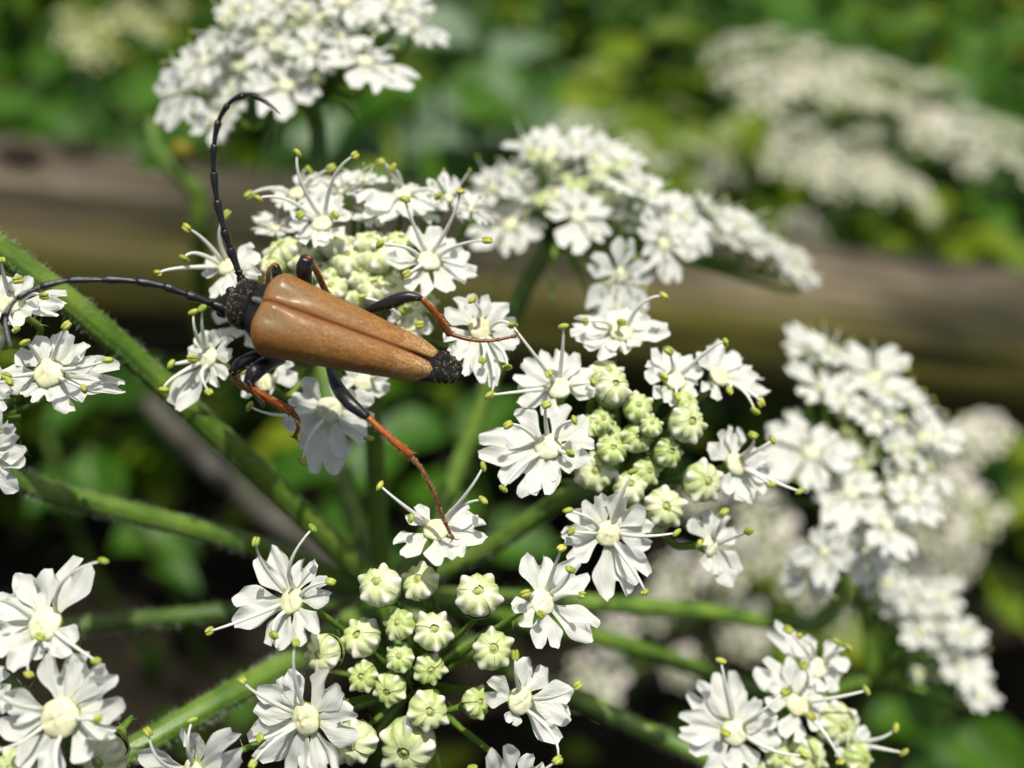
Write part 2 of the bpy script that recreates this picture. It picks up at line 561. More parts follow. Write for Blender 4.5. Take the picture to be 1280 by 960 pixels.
def pedicel(parent, top, hub, r, bendn, hairmb=None, nh=0, mat='pedicel'):
    """thin stalk from a flower back to the middle of its cluster"""
    a = top
    path = spline([a, a - bendn * min(.0026, (a - hub).length * .2), hub.lerp(a, .45) + bendn * 0 , hub], 12)
    v, f = tube(path, [r, r * .8, r * .85, r], 7)
    mb = MB()
    mb.add([p - a for p in v], f)
    put('pedicel', mb.mesh('pedicel', [mat]), parent, Matrix.Translation(a))
    if hairmb is not None and nh:
        hairs(hairmb, path[1:], [r], nh, .0006, .000022)

class Cluster:
    def __init__(s, label, c, axis, depth_back, cat='flower cluster', group=None, spread=.35, name='flower_cluster', bend=0, hub=None):
        s.c = c
        s.axis = D(*axis)
        s.axc = Vector(axis).normalized()
        s.C = P(*c)
        s.hub = P(*hub) if hub else s.C - s.axis * depth_back * 1e-3
        s.t = thing(name, label, cat, s.hub, group)
        s.spread = spread
        s.hair = MB()
    def normal(s, px, py, tilt=None):
        k = s.spread / 100.0
        t = tilt or (0, 0)
        return D(s.axc.x + (px - s.c[0]) * k + t[0], s.axc.y - (py - s.c[1]) * k + t[1], s.axc.z)
    def flower(s, cx, cy, dr, petals, anthers, dz=0, tilt=None, hair=14):
        z = s.c[2] + dz
        C = P(cx, cy, z)
        n = s.normal(cx, cy, tilt)
        px = PX(z)
        X = n.cross(D(0, 0, 1) if abs(n.dot(D(0, 0, 1))) < .95 else D(0, 1, 0)).normalized()
        X.rotate(Matrix.Rotation(U(0, 6.28), 3, n))
        Mf = frame(C, X, n) @ Matrix.Scale(dr * px * .86, 4)
        fl = put('flower', random.choice(DISC), s.t, Mf)
        for (tx, ty, wd) in petals:
            T = onplane(tx, ty, C, n)
            d = T - C
            L = d.length
            mx = math.hypot(tx - cx, ty - cy) * px * 1.75
            if L > mx: d *= mx / L; L = mx
            dn = d.normalized()
            o = C + dn * dr * px * .55 - n * dr * px * U(.0, .28)
            d2 = (dn + n * U(-.08, .22)).normalized()
            m = frame(o, d2, n)
            l = L - dr * px * .55
            ww = wd * px * 1.42
            sc = Matrix.Diagonal((l * 1.04, ww * (1 if R() < .5 else -1), (l + ww) * .5, 1))
            put('petal', random.choice(PET_SPLIT if wd >= 42 else PET_ROUND), fl, m @ sc)
        for (ax, ay) in anthers:
            dist = math.hypot(ax - cx, ay - cy)
            A = P(ax, ay, z - U(1.0, 1.8) - min(1.6, dist * .012))
            dd = onplane(ax, ay, C, n) - C
            if dd.length > 0: dd.normalize()
            base = C + dd * dr * px * .75 + n * dr * px * .05
            path = stamen_path(base, A, (n * .8 + D(0, 0, 1) * .2 + D(U(-.5, .5), U(-.5, .5), 0) * .5).normalized(), dist * px * U(.15, .4) + px * 6)
            mb = stamen_mb(path, px * 1.95, px * 7.0, px * 5.2)
            mb.v = [p - C for p in mb.v]
            put('stamen', mb.mesh('stamen', ['filament', 'anther']), fl, Matrix.Translation(C))
        pedicel(fl, C - n * dr * px * 1.4, s.hub, px * 5.2, n, s.hair, hair)
        return fl
    def auto(s, cx, cy, rad, dz=0, tilt=None, out=None, np_=5, stam=5, lean=0):
        """a flower whose petals are laid out by rule: outward petals larger"""
        z = s.c[2] + dz
        C = P(cx, cy, z)
        n = (s.normal(cx, cy, tilt) + D(U(-1, 1), U(-1, 1), 0) * .30).normalized()
        px = PX(z)
        X = n.orthogonal().normalized()
        X.rotate(Matrix.Rotation(U(0, 6.28), 3, n))
        r = rad * px
        Mf = frame(C, X, n) @ Matrix.Scale(r * .23, 4)
        fl = put('flower', random.choice(DISC), s.t, Mf)
        od = C - s.C
        od = od - n * od.dot(n)
        od = od.normalized() if od.length > 1e-5 else X
        a0 = U(0, 6.28)
        for k in range(np_):
            d = X.copy()
            d.rotate(Matrix.Rotation(a0 + 2 * PI * k / np_ + U(-.15, .15), 3, n))
            g = 1 + .38 * max(0, d.dot(od)) + U(-.1, .1)
            m = frame(C + d * r * .15 - n * r * .05, (d + n * U(-.12, .25)).normalized(), n)
            put('petal', random.choice(PETS[1::2] + PETS[6:]), fl, m @ Matrix.Diagonal((r * .95 * g, r * .86 * g * (1 if R() < .5 else -1), r * .8, 1)))
        for k in range(stam):
            d = X.copy()
            d.rotate(Matrix.Rotation(a0 + 2 * PI * (k + .5) / 5 + U(-.2, .2), 3, n))
            m = frame(C, d, n)
            put('stamen', random.choice(STA), fl, m @ Matrix.Scale(r * 1.05, 4))
        pedicel(fl, C - n * r * .35, s.hub, px * 4.5, n)
        return fl
    def bud(s, cx, cy, rad, dz=0, tilt=None, pale=None, hair=10):
        z = s.c[2] + dz
        C = P(cx, cy, z)
        n = (s.normal(cx, cy, tilt) + D(U(-1, 1), U(-1, 1), .2) * .22).normalized()
        px = PX(z)
        X = n.orthogonal().normalized()
        X.rotate(Matrix.Rotation(U(0, 6.28), 3, n))
        r = rad * px * .93
        Mf = frame(C - n * r * .4, X, n) @ Matrix.Scale(r, 4)
        bd = put('bud', BCORE, s.t, Mf)
        if pale is None: pale = rad > 23
        Mf = Mf @ Matrix.Diagonal((U(.92, 1.06), U(.92, 1.06), U(.85, 1.12), 1))
        for k in range(5):
            rot = Matrix.Rotation(2 * PI * k / 5 + U(-.08, .08), 4, 'Z')
            g = U(.93, 1.07)
            rot = rot @ Matrix.Rotation(U(-.07, .07), 4, 'Y')
            put('petal', random.choice(BP['bud_pale' if pale else 'bud']), bd, Mf @ rot @ Matrix.Diagonal((g, g * U(.95, 1.05), g, 1)))
        pedicel(bd, C - n * r * 1.8, s.hub, px * 4.8, n, s.hair, hair)
        return bd
    def sbud(s, cx, cy, rad, dz=0):
        z = s.c[2] + dz
        C = P(cx, cy, z)
        n = (s.normal(cx, cy) + D(U(-1, 1), U(-1, 1), .2) * .3).normalized()
        r = rad * PX(z) * .9
        Mf = frame(C - n * r * .4, n.orthogonal(), n) @ Matrix.Scale(r, 4)
        bd = put('bud', SBUD, s.t, Mf)
        pedicel(bd, C - n * r * .9, s.hub, PX(z) * 4.2, n)
    def bract(s, n=6, L=.006):
        for k in range(n):
            d = s.axis.orthogonal().normalized()
            d.rotate(Matrix.Rotation(2 * PI * k / n + U(-.3, .3), 3, s.axis))
            p = [s.hub, s.hub + (d * .6 + s.axis * .3) * L, s.hub + (d + s.axis * -.1) * L * 1.3]
            v, f = tube(spline(p, 7), [.0004, .0003, .00005], 5)
            mb = MB()
            mb.add([q - s.hub for q in v], f)
            put('bract', mb.mesh('bract', ['pedicel']), s.t, Matrix.Translation(s.hub))
    def ray(s, pts, rads, nh=0, mat='stem', hl=.0008):
        """the stalk that carries the cluster, from the cluster's hub back to the middle of the umbel"""
        path = spline([s.hub] + [P(*p) for p in pts], 40)
        v, f = tube(path, [r * 1e-3 for r in rads], 24, 8, .07)
        mb = MB()
        mb.add([p - s.hub for p in v], f)
        put('stalk', mb.mesh('stalk', [mat]), s.t, Matrix.Translation(s.hub))
        if nh: hairs(s.hair, path, [r * 1e-3 for r in rads], nh, hl, .00002)
    def done(s):
        if s.hair.n:
            s.hair.v = [p - s.hub for p in s.hair.v]
            put('hair', s.hair.mesh('hair', ['hair'], False), s.t, Matrix.Translation(s.hub), kind='stuff')
        s.t = None

#SETTING
# ------------------------------------------------------------------ ground
def ground():
    mb = MB()
    nx, ny = 70, 80
    v = []
    for j in range(ny + 1):
        y = -2.5 + 62.5 * (j / ny) ** 2.2
        for i in range(nx + 1):
            q = -1 + 2 * i / nx
            x = math.copysign(abs(q) ** 2 * 32, q)
            v.append((x, y, .04 * noise.noise(Vector((x * 2, y * 2, 0)))))
    f = [(j * (nx + 1) + i, j * (nx + 1) + i + 1, (j + 1) * (nx + 1) + i + 1, (j + 1) * (nx + 1) + i) for j in range(ny) for i in range(nx)]
    mb.add(v, f)
    put('ground', mb.mesh('ground', ['soil']), None, None, kind='structure')
ground()

def leaf_shape(nu, nv, fold, droop, ser, seed):
    v = []
    for i in range(nu + 1):
        u = i / nu
        h = .30 * (math.sin(PI * min(1, u ** .75)) ** .8) + .01
        for j in range(nv + 1):
            q = -1 + 2 * j / nv
            hh = h * (1 + ser * (i % 2))
            z = fold * abs(q) * h - droop * u * u + .04 * noise.noise(Vector((u * 4, q * 2, seed)))
            v.append((u, q * hh, z))
    f = [(i * (nv + 1) + j, (i + 1) * (nv + 1) + j, (i + 1) * (nv + 1) + j + 1, i * (nv + 1) + j + 1) for i in range(nu) for j in range(nv)]
    return v, f
def leafm(k, mat):
    mb = MB()
    v, f = leaf_shape(12, 4, .35 + .1 * k, .12 + .12 * k, .12, k)
    mb.add(v, f)
    return mb.mesh('leaf', [mat])
LEAF = {m_: [leafm(k, m_) for k in range(4)] for m_ in ('leaf', 'leaf_bright', 'leaf_pale', 'leaf_yellow')}

def undergrowth():
    rs = np.random.RandomState(5)
    shapes = [leaf_shape(3, 2, .4, .15, 0, 1), leaf_shape(3, 2, .3, .4, 0, 2)]
    V, F = [], []
    n0 = 0
    def batch(n, ylo, yhi, hfun, slo, shi):
        nonlocal n0
        for _ in range(n):
            y = ylo + (yhi - ylo) * rs.rand()
            x = (rs.rand() * 2 - 1) * (.45 + .75 * max(y, 0))
            top = hfun(x, y)
            if top <= 0.03: continue
            z = top * (1 - .65 * rs.rand() ** 1.6)
            s = slo + (shi - slo) * rs.rand() ** 2
            az = rs.rand() * 2 * PI
            pit = rs.normal(.0, .45)
            rol = rs.normal(0, .5)
            v, f = shapes[rs.randint(2)]
            a = np.array(v) * s
            cr, sr = math.cos(rol), math.sin(rol)
            a = a @ np.array([[1, 0, 0], [0, cr, sr], [0, -sr, cr]])
            cp, sp = math.cos(pit), math.sin(pit)
            a = a @ np.array([[cp, 0, sp], [0, 1, 0], [-sp, 0, cp]])
            ca, sa = math.cos(az), math.sin(az)
            a = a @ np.array([[ca, sa, 0], [-sa, ca, 0], [0, 0, 1]])
            a += (x, y, z)
            V.append(a)
            F.extend([tuple(i + n0 for i in q) for q in f])
            n0 += len(a)
    def h_back(x, y):
        g = noise.noise(Vector((x * 3.2, y * 2.6, 0)))
        return .24 + .12 * g + .10 * noise.noise(Vector((x * 9, y * 8, 4)))
    def h_front(x, y):
        g = noise.noise(Vector((x * 9 + 4, y * 9, 7)))
        return .10 + .26 * g
    batch(15000, .52, 2.6, h_back, .025, .075)
    batch(9000, 2.6, 9.0, lambda x, y: .35 + .2 * noise.noise(Vector((x, y, 1))), .06, .16)
    batch(520, -.35, .55, h_front, .02, .06)
    me = bpy.data.meshes.new('undergrowth')
    me.from_pydata(np.concatenate(V).tolist(), [], F)
    me.materials.append(M['under'])
    put('undergrowth', me, None, None, kind='stuff', label='dense mixed green undergrowth of small leaves beyond and below the rail', category='undergrowth')
undergrowth()

def rail():
    A = P(-330, 262, 405)
    B = P(1640, 480, 610)
    ax = (B - A)
    L = ax.length
    ax.normalize()
    up = Vector((0, 0, 1))
    Mr = frame(A, ax, up)
    mb = MB()
    n, k = 300, 56
    X0 = -.55                      # the rail runs on beyond the left edge
    v, att = [], []
    r0 = .0445
    for i in range(n + 1):
        x = X0 + (L - X0 + .3) * i / n
        for j in range(k):
            a = 2 * PI * j / k
            r = r0 * (1 + .035 * noise.noise(Vector((x * 6, math.cos(a), math.sin(a)))))
            r += .0016 * noise.noise(Vector((x * 10, math.cos(a) * 9, math.sin(a) * 9)))
            # long drying cracks
            for (ca, x0, x1, dp) in ((1.75, .12, .42, .008), (2.35, .0, .3, .007), (1.2, .35, .8, .004), (2.7, .4, .7, .003), (2.0, .55, .9, .004)):
                if x0 < x < x1:
                    cc = ca + .06 * noise.noise(Vector((x * 12, ca, 0)))
                    r -= dp * math.exp(-((a - cc) / .045) ** 2) * math.sin(PI * (x - x0) / (x1 - x0)) ** .5
            v.append((x, math.cos(a) * r, math.sin(a) * r))
            # moss on the damp flank that faces the camera side (local -Y), a = PI
            ms = 1.4 * math.exp(-((a - 2.9) / .62) ** 2) * (1.0 + .7 * noise.noise(Vector((x * 14, a * 3, 2))))
            att.append(min(1, max(0, ms)))
    f = [(i * k + j, (i + 1) * k + j, (i + 1) * k + (j + 1) % k, i * k + (j + 1) % k) for i in range(n) for j in range(k)]
    f = [tuple(reversed(q)) for q in f]
    f.append(tuple(range(k)))
    f.append(tuple(n * k + j for j in range(k))[::-1])
    mb.add(v, f)
    mb.att['moss'] = att
    t = put('wooden_rail', mb.mesh('wooden_rail', ['wood']), None, Mr, label='weathered round wooden fence rail with a mossy flank behind the flowers', category='rail')
    for (px, py) in ((100, 190), (28, 195)):
        # knots sit on the upper flank: cast the sight ray on the cylinder
        d = (P(px, py, 1000) - CAM).normalized()
        o = CAM - A
        dd = d - ax * d.dot(ax)
        oo = o - ax * o.dot(ax)
        b_ = dd.dot(oo)
        c_ = oo.dot(oo) - (r0 * 1.01) ** 2
        disc = b_ * b_ - dd.dot(dd) * c_
        if disc < 0: continue
        tt = (-b_ - math.sqrt(disc)) / dd.dot(dd)
        p = CAM + d * tt
        nn = (p - A) - ax * (p - A).dot(ax)
        nn.normalize()
        km = MB()
        v, f = ellipsoid(Vector((0, 0, 0)), (Vector((1, 0, 0)), Vector((0, 1, 0)), Vector((0, 0, 1))), .0085, .0068, .004, 12, 8)
        km.add([q * (1 + .15 * noise.noise(q * 400)) for q in v], f)
        put('knot', km.mesh('knot', ['knot']), t, frame(p, ax, nn))
rail()

# ------------------------------------------------------------------ background plants
def leafy(label, px, py, mm, n, size, mat, up=(0, .6, .5), stemlen=.12, spread=1.0, group='leafy plants in the background', cat='leafy plant', name='leafy_plant'):
    top = P(px, py, mm)
    base = top - Vector((U(-.02, .02), U(-.02, .02), stemlen))
    t = thing(name, label, cat, base, group)
    path = spline([base, base.lerp(top, .5) + Vector((U(-.01, .01), U(-.01, .01), 0)), top], 8)
    v, f = tube(path, [.002, .0014], 7)
    mb = MB()
    mb.add([p - base for p in v], f)
    put('stem', mb.mesh('stem', ['stem_dark']), t, Matrix.Translation(base))
    for k in range(n):
        q = .35 + .65 * (k + 1) / n
        p = base.lerp(top, q)
        a = k * 2.4 + U(-.4, .4)
        d = Vector((math.cos(a), math.sin(a), U(-.15, .55))).normalized()
        s = size * U(.7, 1.2)
        nrm = (Vector((0, 0, 1)) + d * -.3 + Vector((U(-.3, .3), U(-.3, .3), 0))).normalized()
        put('leaf', random.choice(LEAF[mat]), t, frame(p + d * size * .12, d, nrm) @ Matrix.Diagonal((s, s * spread, s, 1)))
    return t
BG = [  # label, px, py, depth, leaves, size, kind
 ('bright green leafy shoots in the top centre of the picture', 800, 60, 900, 9, .07, 'leaf_bright'),
 ('sunlit yellow-green shoots left of the far pale umbels', 760, 120, 760, 8, .06, 'leaf_bright'),
 ('broad green leaves just under the left end of the far pale umbels', 905, 175, 620, 6, .05, 'leaf_bright'),
 ('green leafy plant above the far pale umbels near the top edge', 1010, 20, 800, 8, .07, 'leaf'),
 ('green leafy plant in the top right corner of the picture', 1230, 60, 760, 9, .06, 'leaf'),
 ('leafy plant below the right end of the far pale umbels', 1180, 270, 620, 8, .05, 'leaf_bright'),
 ('deep green plant touching the rail at the right edge', 1265, 290, 640, 8, .05, 'leaf'),
 ('pale grey-green leaves right of the top flower cluster', 610, 60, 520, 5, .05, 'leaf_pale'),
 ('pale grey-green leaves lower down beside the top flower cluster', 650, 115, 540, 5, .045, 'leaf_pale'),
 ('mid green leaves right below the top flower cluster', 545, 95, 470, 6, .05, 'leaf'),
 ('green leaf rosette between the top cluster and the rail', 500, 155, 500, 6, .045, 'leaf_pale'),
 ('dark green leafy plant in the top left corner', 40, 90, 640, 8, .06, 'leaf'),
 ('dark green leafy plant behind the rail left of the antenna', 150, 130, 560, 8, .05, 'leaf'),
 ('olive leaves right of the top centre behind the white clusters', 690, 150, 600, 7, .05, 'leaf'),
 ('green leaves under the rail seen left of the long stem', 60, 545, 330, 4, .024, 'leaf'),
 ('small green leaves left of the blurred grey dry stalk', 110, 560, 300, 3, .018, 'leaf'),
 ('green leaves seen between the beetle and the upright stalk', 420, 590, 330, 5, .028, 'leaf'),
 ('green leaves behind the beetle foot under the rail', 570, 530, 320, 5, .03, 'leaf'),
 ('dark leaves in the lower right corner', 1180, 900, 380, 6, .04, 'leaf'),
 ('yellow-green leaves at the right edge below the rail', 1262, 600, 330, 6, .026, 'leaf_bright'),
 ('green leaves low behind the bottom right cluster', 1010, 700, 420, 6, .04, 'leaf_bright'),
]
for (lb, x, y, z, n, s, mt) in BG:
    leafy(lb, x, y, z, n, s, mt)

def far_cluster_mesh(k, mat, petals=True):
    """one small umbel branch seen far out of focus: its flowers joined"""
    rs = random.Random(k)
    mb = MB()
    for i in range(22):
        a = i * 2.39996
        r = .95 * math.sqrt((i + .5) / 22)
        c = Vector((r * math.cos(a), r * math.sin(a), .32 * (1 - r * r) + rs.uniform(-.04, .04)))
        n = Vector((c.x * .5, c.y * .5, 1)).normalized()
        X = n.orthogonal().normalized()
        X.rotate(Matrix.Rotation(rs.uniform(0, 6), 3, n))
        Y = n.cross(X)
        R0 = .16 * rs.uniform(.5, 1.35) * (1.3 if r > .75 else 1)
        for p in range(5):
            t = 2 * PI * p / 5
            d = X * math.cos(t) + Y * math.sin(t)
            e = X * -math.sin(t) + Y * math.cos(t)
            zz = n * rs.uniform(-.02, .05)
            mb.add([c, c + d * R0 * .6 - e * R0 * .36 + zz, c + d * R0 * 1.05 - e * R0 * .3, c + d * R0 * .82 + zz,
                    c + d * R0 * 1.05 + e * R0 * .3, c + d * R0 * .6 + e * R0 * .36 + zz], [(0, 1, 2, 3), (0, 3, 4, 5)], 0)
        v, f = ellipsoid(c + n * .01, (n, X, Y), .03, .05, .05, 6, 4)
        mb.add(v, f, 1)
        v, f = tube([Vector((0, 0, -.75)), c - n * .02], [.018, .014], 4, cap=False)
        mb.add(v, f, 2)
    return mb.mesh('flower_head', [mat, 'disc', 'pedicel'], False)
FC = {mt: [far_cluster_mesh(k, mt) for k in range(3)] for mt in ('petal', 'petal_far', 'petal_green')}
def far_umbel(label, hub, heads, mat, hr, axis=(0, .75, .65), stalk=.25, group='blurred flower umbels in the distance'):
    H = P(*hub)
    t = thing('flower_umbel', label, 'flower umbel', H - Vector((0, 0, stalk)), group)
    v, f = tube(spline([H - Vector((.01, .02, stalk)), H - Vector((0, .005, stalk * .5)), H], 8), [.003, .0024], 8)
    mb = MB()
    mb.add([p - H for p in v], f)
    put('stalk', mb.mesh('stalk', ['stem_dark']), t, Matrix.Translation(H))
    for (x, y, z) in heads:
        C = P(x, y, z)
        n = (D(*axis) + (C - H).normalized() * .6 + D(U(-1, 1), U(-1, 1), U(0, 1)) * .35).normalized()
        s = hr * U(.7, 1.2)
        put('flower_head', random.choice(FC[mat]), t, frame(C, n.orthogonal(), n) @ Matrix.Scale(s, 4))
        p0 = C - n * s * .75
        v, f = tube(spline([H, H.lerp(p0, .6) - n * .004, p0], 7), [.0011, .0008], 6)
        mb = MB()
        mb.add([p - H for p in v], f)
        put('stalk', mb.mesh('stalk', ['stem_dark']), t, Matrix.Translation(H))
far_umbel('large blurred greyish white umbel beyond the rail, highest on the right', (1030, 190, 560),
    [(905, 62, 560), (950, 55, 575), (1000, 62, 590), (1040, 75, 585), (1085, 85, 590), (925, 95, 545), (975, 100, 550), (1025, 110, 545), (1075, 125, 545),
     (960, 125, 530), (1120, 95, 590), (1150, 115, 585), (1110, 130, 560), (1000, 85, 565), (1055, 100, 565)], 'petal_far', .0155)
far_umbel('blurred off-white umbel hanging lower in front of the largest far umbel', (1050, 260, 520),
    [(990, 165, 520), (1035, 180, 525), (1080, 170, 530), (975, 200, 505), (1010, 215, 500), (1045, 225, 500), (1080, 210, 510), (1105, 205, 520), (1130, 230, 505),
     (1150, 250, 500), (1100, 235, 495), (1025, 190, 510)], 'petal_far', .0130)
far_umbel('blurred pinkish white umbel reaching the right edge of the picture', (1210, 220, 560),
    [(1170, 105, 580), (1190, 140, 565), (1225, 150, 570), (1255, 165, 570), (1150, 150, 560), (1200, 170, 550), (1275, 200, 560), (1240, 185, 555), (1165, 170, 550), (1215, 205, 540), (1290, 225, 555)], 'petal_far', .0140)
far_umbel('dim blurred umbel left of and below the largest far umbel', (900, 280, 620),
    [(880, 190, 620), (910, 200, 620), (850, 195, 625), (925, 220, 610), (885, 225, 605), (1000, 285, 540), (1020, 300, 540)], 'petal_far', .0115)
far_umbel('faint blurred umbel peeping up behind the upper middle cluster', (770, 240, 420),
    [(720, 150, 420), (755, 155, 425), (735, 175, 415), (790, 180, 420), (810, 200, 425), (835, 205, 430), (700, 165, 425)], 'petal_far', .0075)
far_umbel('blurred white umbel low behind the right hand clusters', (960, 760, 330),
    [(850, 720, 300), (915, 700, 300), (955, 650, 290), (930, 790, 310), (850, 835, 310), (770, 790, 300), (1000, 720, 310), (975, 690, 300), (905, 745, 310),
     (745, 850, 305), (820, 760, 310), (1040, 765, 330), (1140, 740, 300), (880, 620, 290)], 'petal_far', .0092, (0, .55, .8), .2)
far_umbel('blurred white umbel at the right edge under the rail', (1190, 640, 290),
    [(1175, 545, 270), (1210, 555, 275), (1160, 590, 260), (1195, 610, 265), (1215, 645, 265), (1165, 660, 260), (1140, 560, 260), (1195, 700, 270), (1235, 540, 280)], 'petal_far', .0074, (.1, .55, .8), .18)
far_umbel('blurred yellow-green seeding umbel in the top left corner', (130, 120, 520),
    [(100, 45, 500), (145, 30, 510), (190, 35, 500), (125, 65, 490), (165, 10, 520), (90, 20, 510), (220, 12, 520)], 'petal_green', .0130)

# ------------------------------------------------------------------ the near umbel: its clusters, flower by flower
GN = 'clusters of the white flower umbel around the beetle'
HUB = (478, 745, 104)            # where the rays of the umbel meet

# A: bottom middle
c = Cluster('white flower cluster at the bottom centre, open flowers ringing small green buds', (515, 810, 69.5), (0, .30, 1), 14, group=GN, spread=.30, hub=(520, 855, 84))
c.flower(545, 662, 19, [(498, 684, 30), (515, 640, 26), (562, 704, 40), (606, 664, 34), (590, 634, 28)],
         [(475, 607), (514, 648), (604, 583), (604, 625)], .5, (0, .25))
c.flower(678, 752, 20, [(672, 694, 38), (644, 770, 30), (686, 808, 34), (742, 790, 34), (722, 712, 34)],
         [(702, 685), (713, 712), (727, 744), (657, 742), (676, 768)], .5)
c.flower(651, 876, 20, [(606, 858, 30), (673, 830, 42), (712, 878, 40), (700, 912, 38), (640, 905, 20)],
         [(644, 819), (722, 857), (697, 951)], 0, (.1, 0))
c.flower(364, 751, 20, [(334, 694, 36), (301, 768, 44), (336, 806, 36), (390, 800, 34), (384, 700, 30), (411, 735, 32)],
         [(320, 677), (262, 789), (342, 794), (391, 660), (413, 727)], 0, (-.1, .1))
c.flower(382, 899, 24, [(325, 872, 40), (352, 845, 36), (317, 935, 44), (368, 972, 44), (418, 850, 40), (440, 910, 44), (412, 968, 36)],
         [(370, 803), (303, 850), (325, 922), (316, 955)], -1.5, (-.1, 0))
c.flower(243, 968, 23, [(183, 950, 40), (236, 915, 42), (292, 930, 40), (205, 1000, 40), (285, 1000, 40)], [(240, 900), (185, 915)], -1)
c.flower(642, 985, 20, [(620, 932, 34), (672, 950, 32), (600, 990, 34), (690, 1010, 34), (640, 1030, 34)], [(697, 950), (590, 960)], -1)
for q in ((472, 729, 29), (523, 725, 24), (597, 741, 32), (448, 795, 27), (497, 779, 22), (543, 788, 25), (616, 811, 28), (400, 818, 27),
          (452, 846, 22), (499, 821, 21), (538, 837, 22), (485, 863, 23), (537, 890, 28), (440, 930, 31), (507, 937, 38)):
    c.bud(*q, dz=U(-.5, 1.0))
c.bud(599, 878, 20, 1.5, (.5, .2))
c.bract()
c.ray([(500, 800, 92), HUB], [.75, .95])
c.done()

# B: right of the middle
c = Cluster('white flower cluster right of the beetle tail, many green-white buds inside its flowers', (775, 555, 75), (.12, .42, .9), 15, group=GN, spread=.30, hub=(770, 620, 90))
c.flower(685, 558, 20, [(602, 562, 38), (636, 528, 44), (722, 516, 44), (740, 566, 34), (705, 594, 34), (676, 618, 32), (638, 608, 46)],
         [(635, 531), (718, 525), (713, 567), (629, 611), (683, 506)], -2)
c.flower(699, 485, 18, [(648, 492, 34), (650, 464, 34), (688, 440, 32), (713, 442, 26), (744, 468, 36), (742, 490, 24), (672, 510, 34)],
         [(704, 408), (686, 467), (741, 478), (640, 406), (612, 494)], 0)
c.flower(760, 667, 19, [(740, 622, 30), (790, 624, 42), (708, 655, 34), (704, 684, 36), (771, 744, 40), (815, 668, 34), (802, 722, 30)],
         [(791, 589), (710, 638), (846, 666), (806, 740), (714, 664)], -2)
c.flower(776, 415, 17, [(717, 424, 28), (718, 404, 24), (740, 442, 32), (772, 440, 24), (805, 434, 28), (834, 416, 28), (806, 388, 32), (772, 382, 32), (748, 396, 28)],
         [(732, 402), (777, 403), (830, 370)], 3)
c.flower(843, 475, 17, [(808, 460, 30), (822, 438, 30), (850, 440, 32), (828, 502, 28), (872, 486, 28), (870, 452, 28)],
         [(836, 439), (830, 472), (846, 496), (907, 428)], 2)
c.flower(900, 471, 16, [(908, 434, 34), (932, 452, 26), (956, 480, 30), (874, 440, 30), (886, 494, 24)],
         [(912, 488), (951, 503), (944, 514)], 3.5)
c.flower(920, 580, 17, [(894, 548, 38), (914, 535, 24), (916, 620, 38), (946, 622, 36), (955, 583, 34)],
         [(941, 544), (966, 550), (964, 606), (1000, 614)], 3)
c.flower(888, 682, 15, [(878, 642, 42), (914, 652, 34), (916, 722, 38), (884, 716, 30)], [(874, 680), (905, 640), (936, 664)], 2, (.2, .1))
for q in ((760, 464, 25), (768, 482, 25), (798, 507, 21), (754, 524, 17), (763, 543, 18), (766, 561, 20), (797, 546, 20), (838, 565, 21),
          (863, 528, 26), (811, 589, 19), (744, 588, 27), (788, 606, 23), (832, 634, 28), (883, 602, 28), (822, 655, 18), (735, 530, 18), (815, 530, 16), (860, 500, 18)):
    c.bud(*q, dz=U(-.5, 1.2), pale=(q[2] > 22))
c.bract()
c.ray([(725, 612, 92), (600, 690, 98), HUB], [.78, .9, 1.0], 500)
c.done()

# C: under the beetle
c = Cluster('white flower cluster that the beetle stands on, with long stamens sticking up', (425, 360, 76.5), (0, .50, .85), 17, group=GN, spread=.28, hub=(440, 420, 92))
c.flower(536, 326, 18, [(480, 320, 28), (530, 288, 38), (576, 308, 38), (596, 336, 22), (573, 356, 36), (520, 360, 28)],
         [(506, 249), (575, 239), (609, 300), (475, 305), (509, 342)], 0, (0, .1))
c.flower(600, 411, 18, [(563, 380, 32), (598, 370, 30), (638, 392, 34), (638, 442, 38), (606, 482, 30), (573, 462, 30), (561, 430, 28)],
         [(641, 407), (603, 450), (590, 375), (614, 494), (634, 459)], -1.5, (0, -.05))
c.flower(403, 279, 16, [(388, 306, 30), (368, 292, 28), (434, 262, 32), (397, 245, 34), (418, 298, 28), (372, 262, 26)],
         [(372, 192), (444, 194), (322, 248), (375, 269), (419, 269)], 1)
c.flower(372, 241, 14, [(340, 245, 26), (388, 220, 26), (414, 228, 28), (352, 258, 24), (395, 255, 24)], [(311, 244), (414, 210), (386, 212)], 5)
c.flower(503, 241, 14, [(452, 258, 34), (467, 274, 30), (509, 230, 28), (519, 274, 28), (549, 254, 34)], [(475, 203), (491, 210), (548, 245)], 4)
c.flower(284, 333, 15, [(258, 337, 26), (270, 368, 28), (316, 308, 36), (313, 338, 24), (291, 366, 28), (322, 352, 22)],
         [(230, 323), (197, 342), (283, 268), (233, 285)], 0)
c.flower(260, 447, 16, [(266, 414, 32), (292, 434, 26), (276, 476, 22), (222, 508, 38), (243, 428, 24), (250, 478, 20)],
         [(214, 455), (240, 448), (205, 487), (261, 490), (242, 390), (253, 385)], -1)
c.flower(411, 513, 20, [(370, 488, 38), (364, 545, 42), (406, 590, 38), (446, 560, 44), (464, 512, 38), (436, 480, 32)],
         [(312, 508), (378, 576), (461, 548)], -1, (0, -.15))
c.flower(332, 478, 14, [(303, 482, 28), (345, 480, 30), (366, 460, 30), (318, 460, 30)], [(305, 462)], 1, (0, .1))
c.flower(509, 405, 15, [(538, 398, 26), (530, 425, 26), (500, 425, 24), (492, 392, 26), (513, 380, 26)], [(525, 406), (453, 372), (505, 388)], 1, (0, .2))
c.flower(455, 478, 14, [(430, 470, 26), (470, 500, 24), (487, 478, 26), (455, 455, 26)], [(484, 462)], 2)
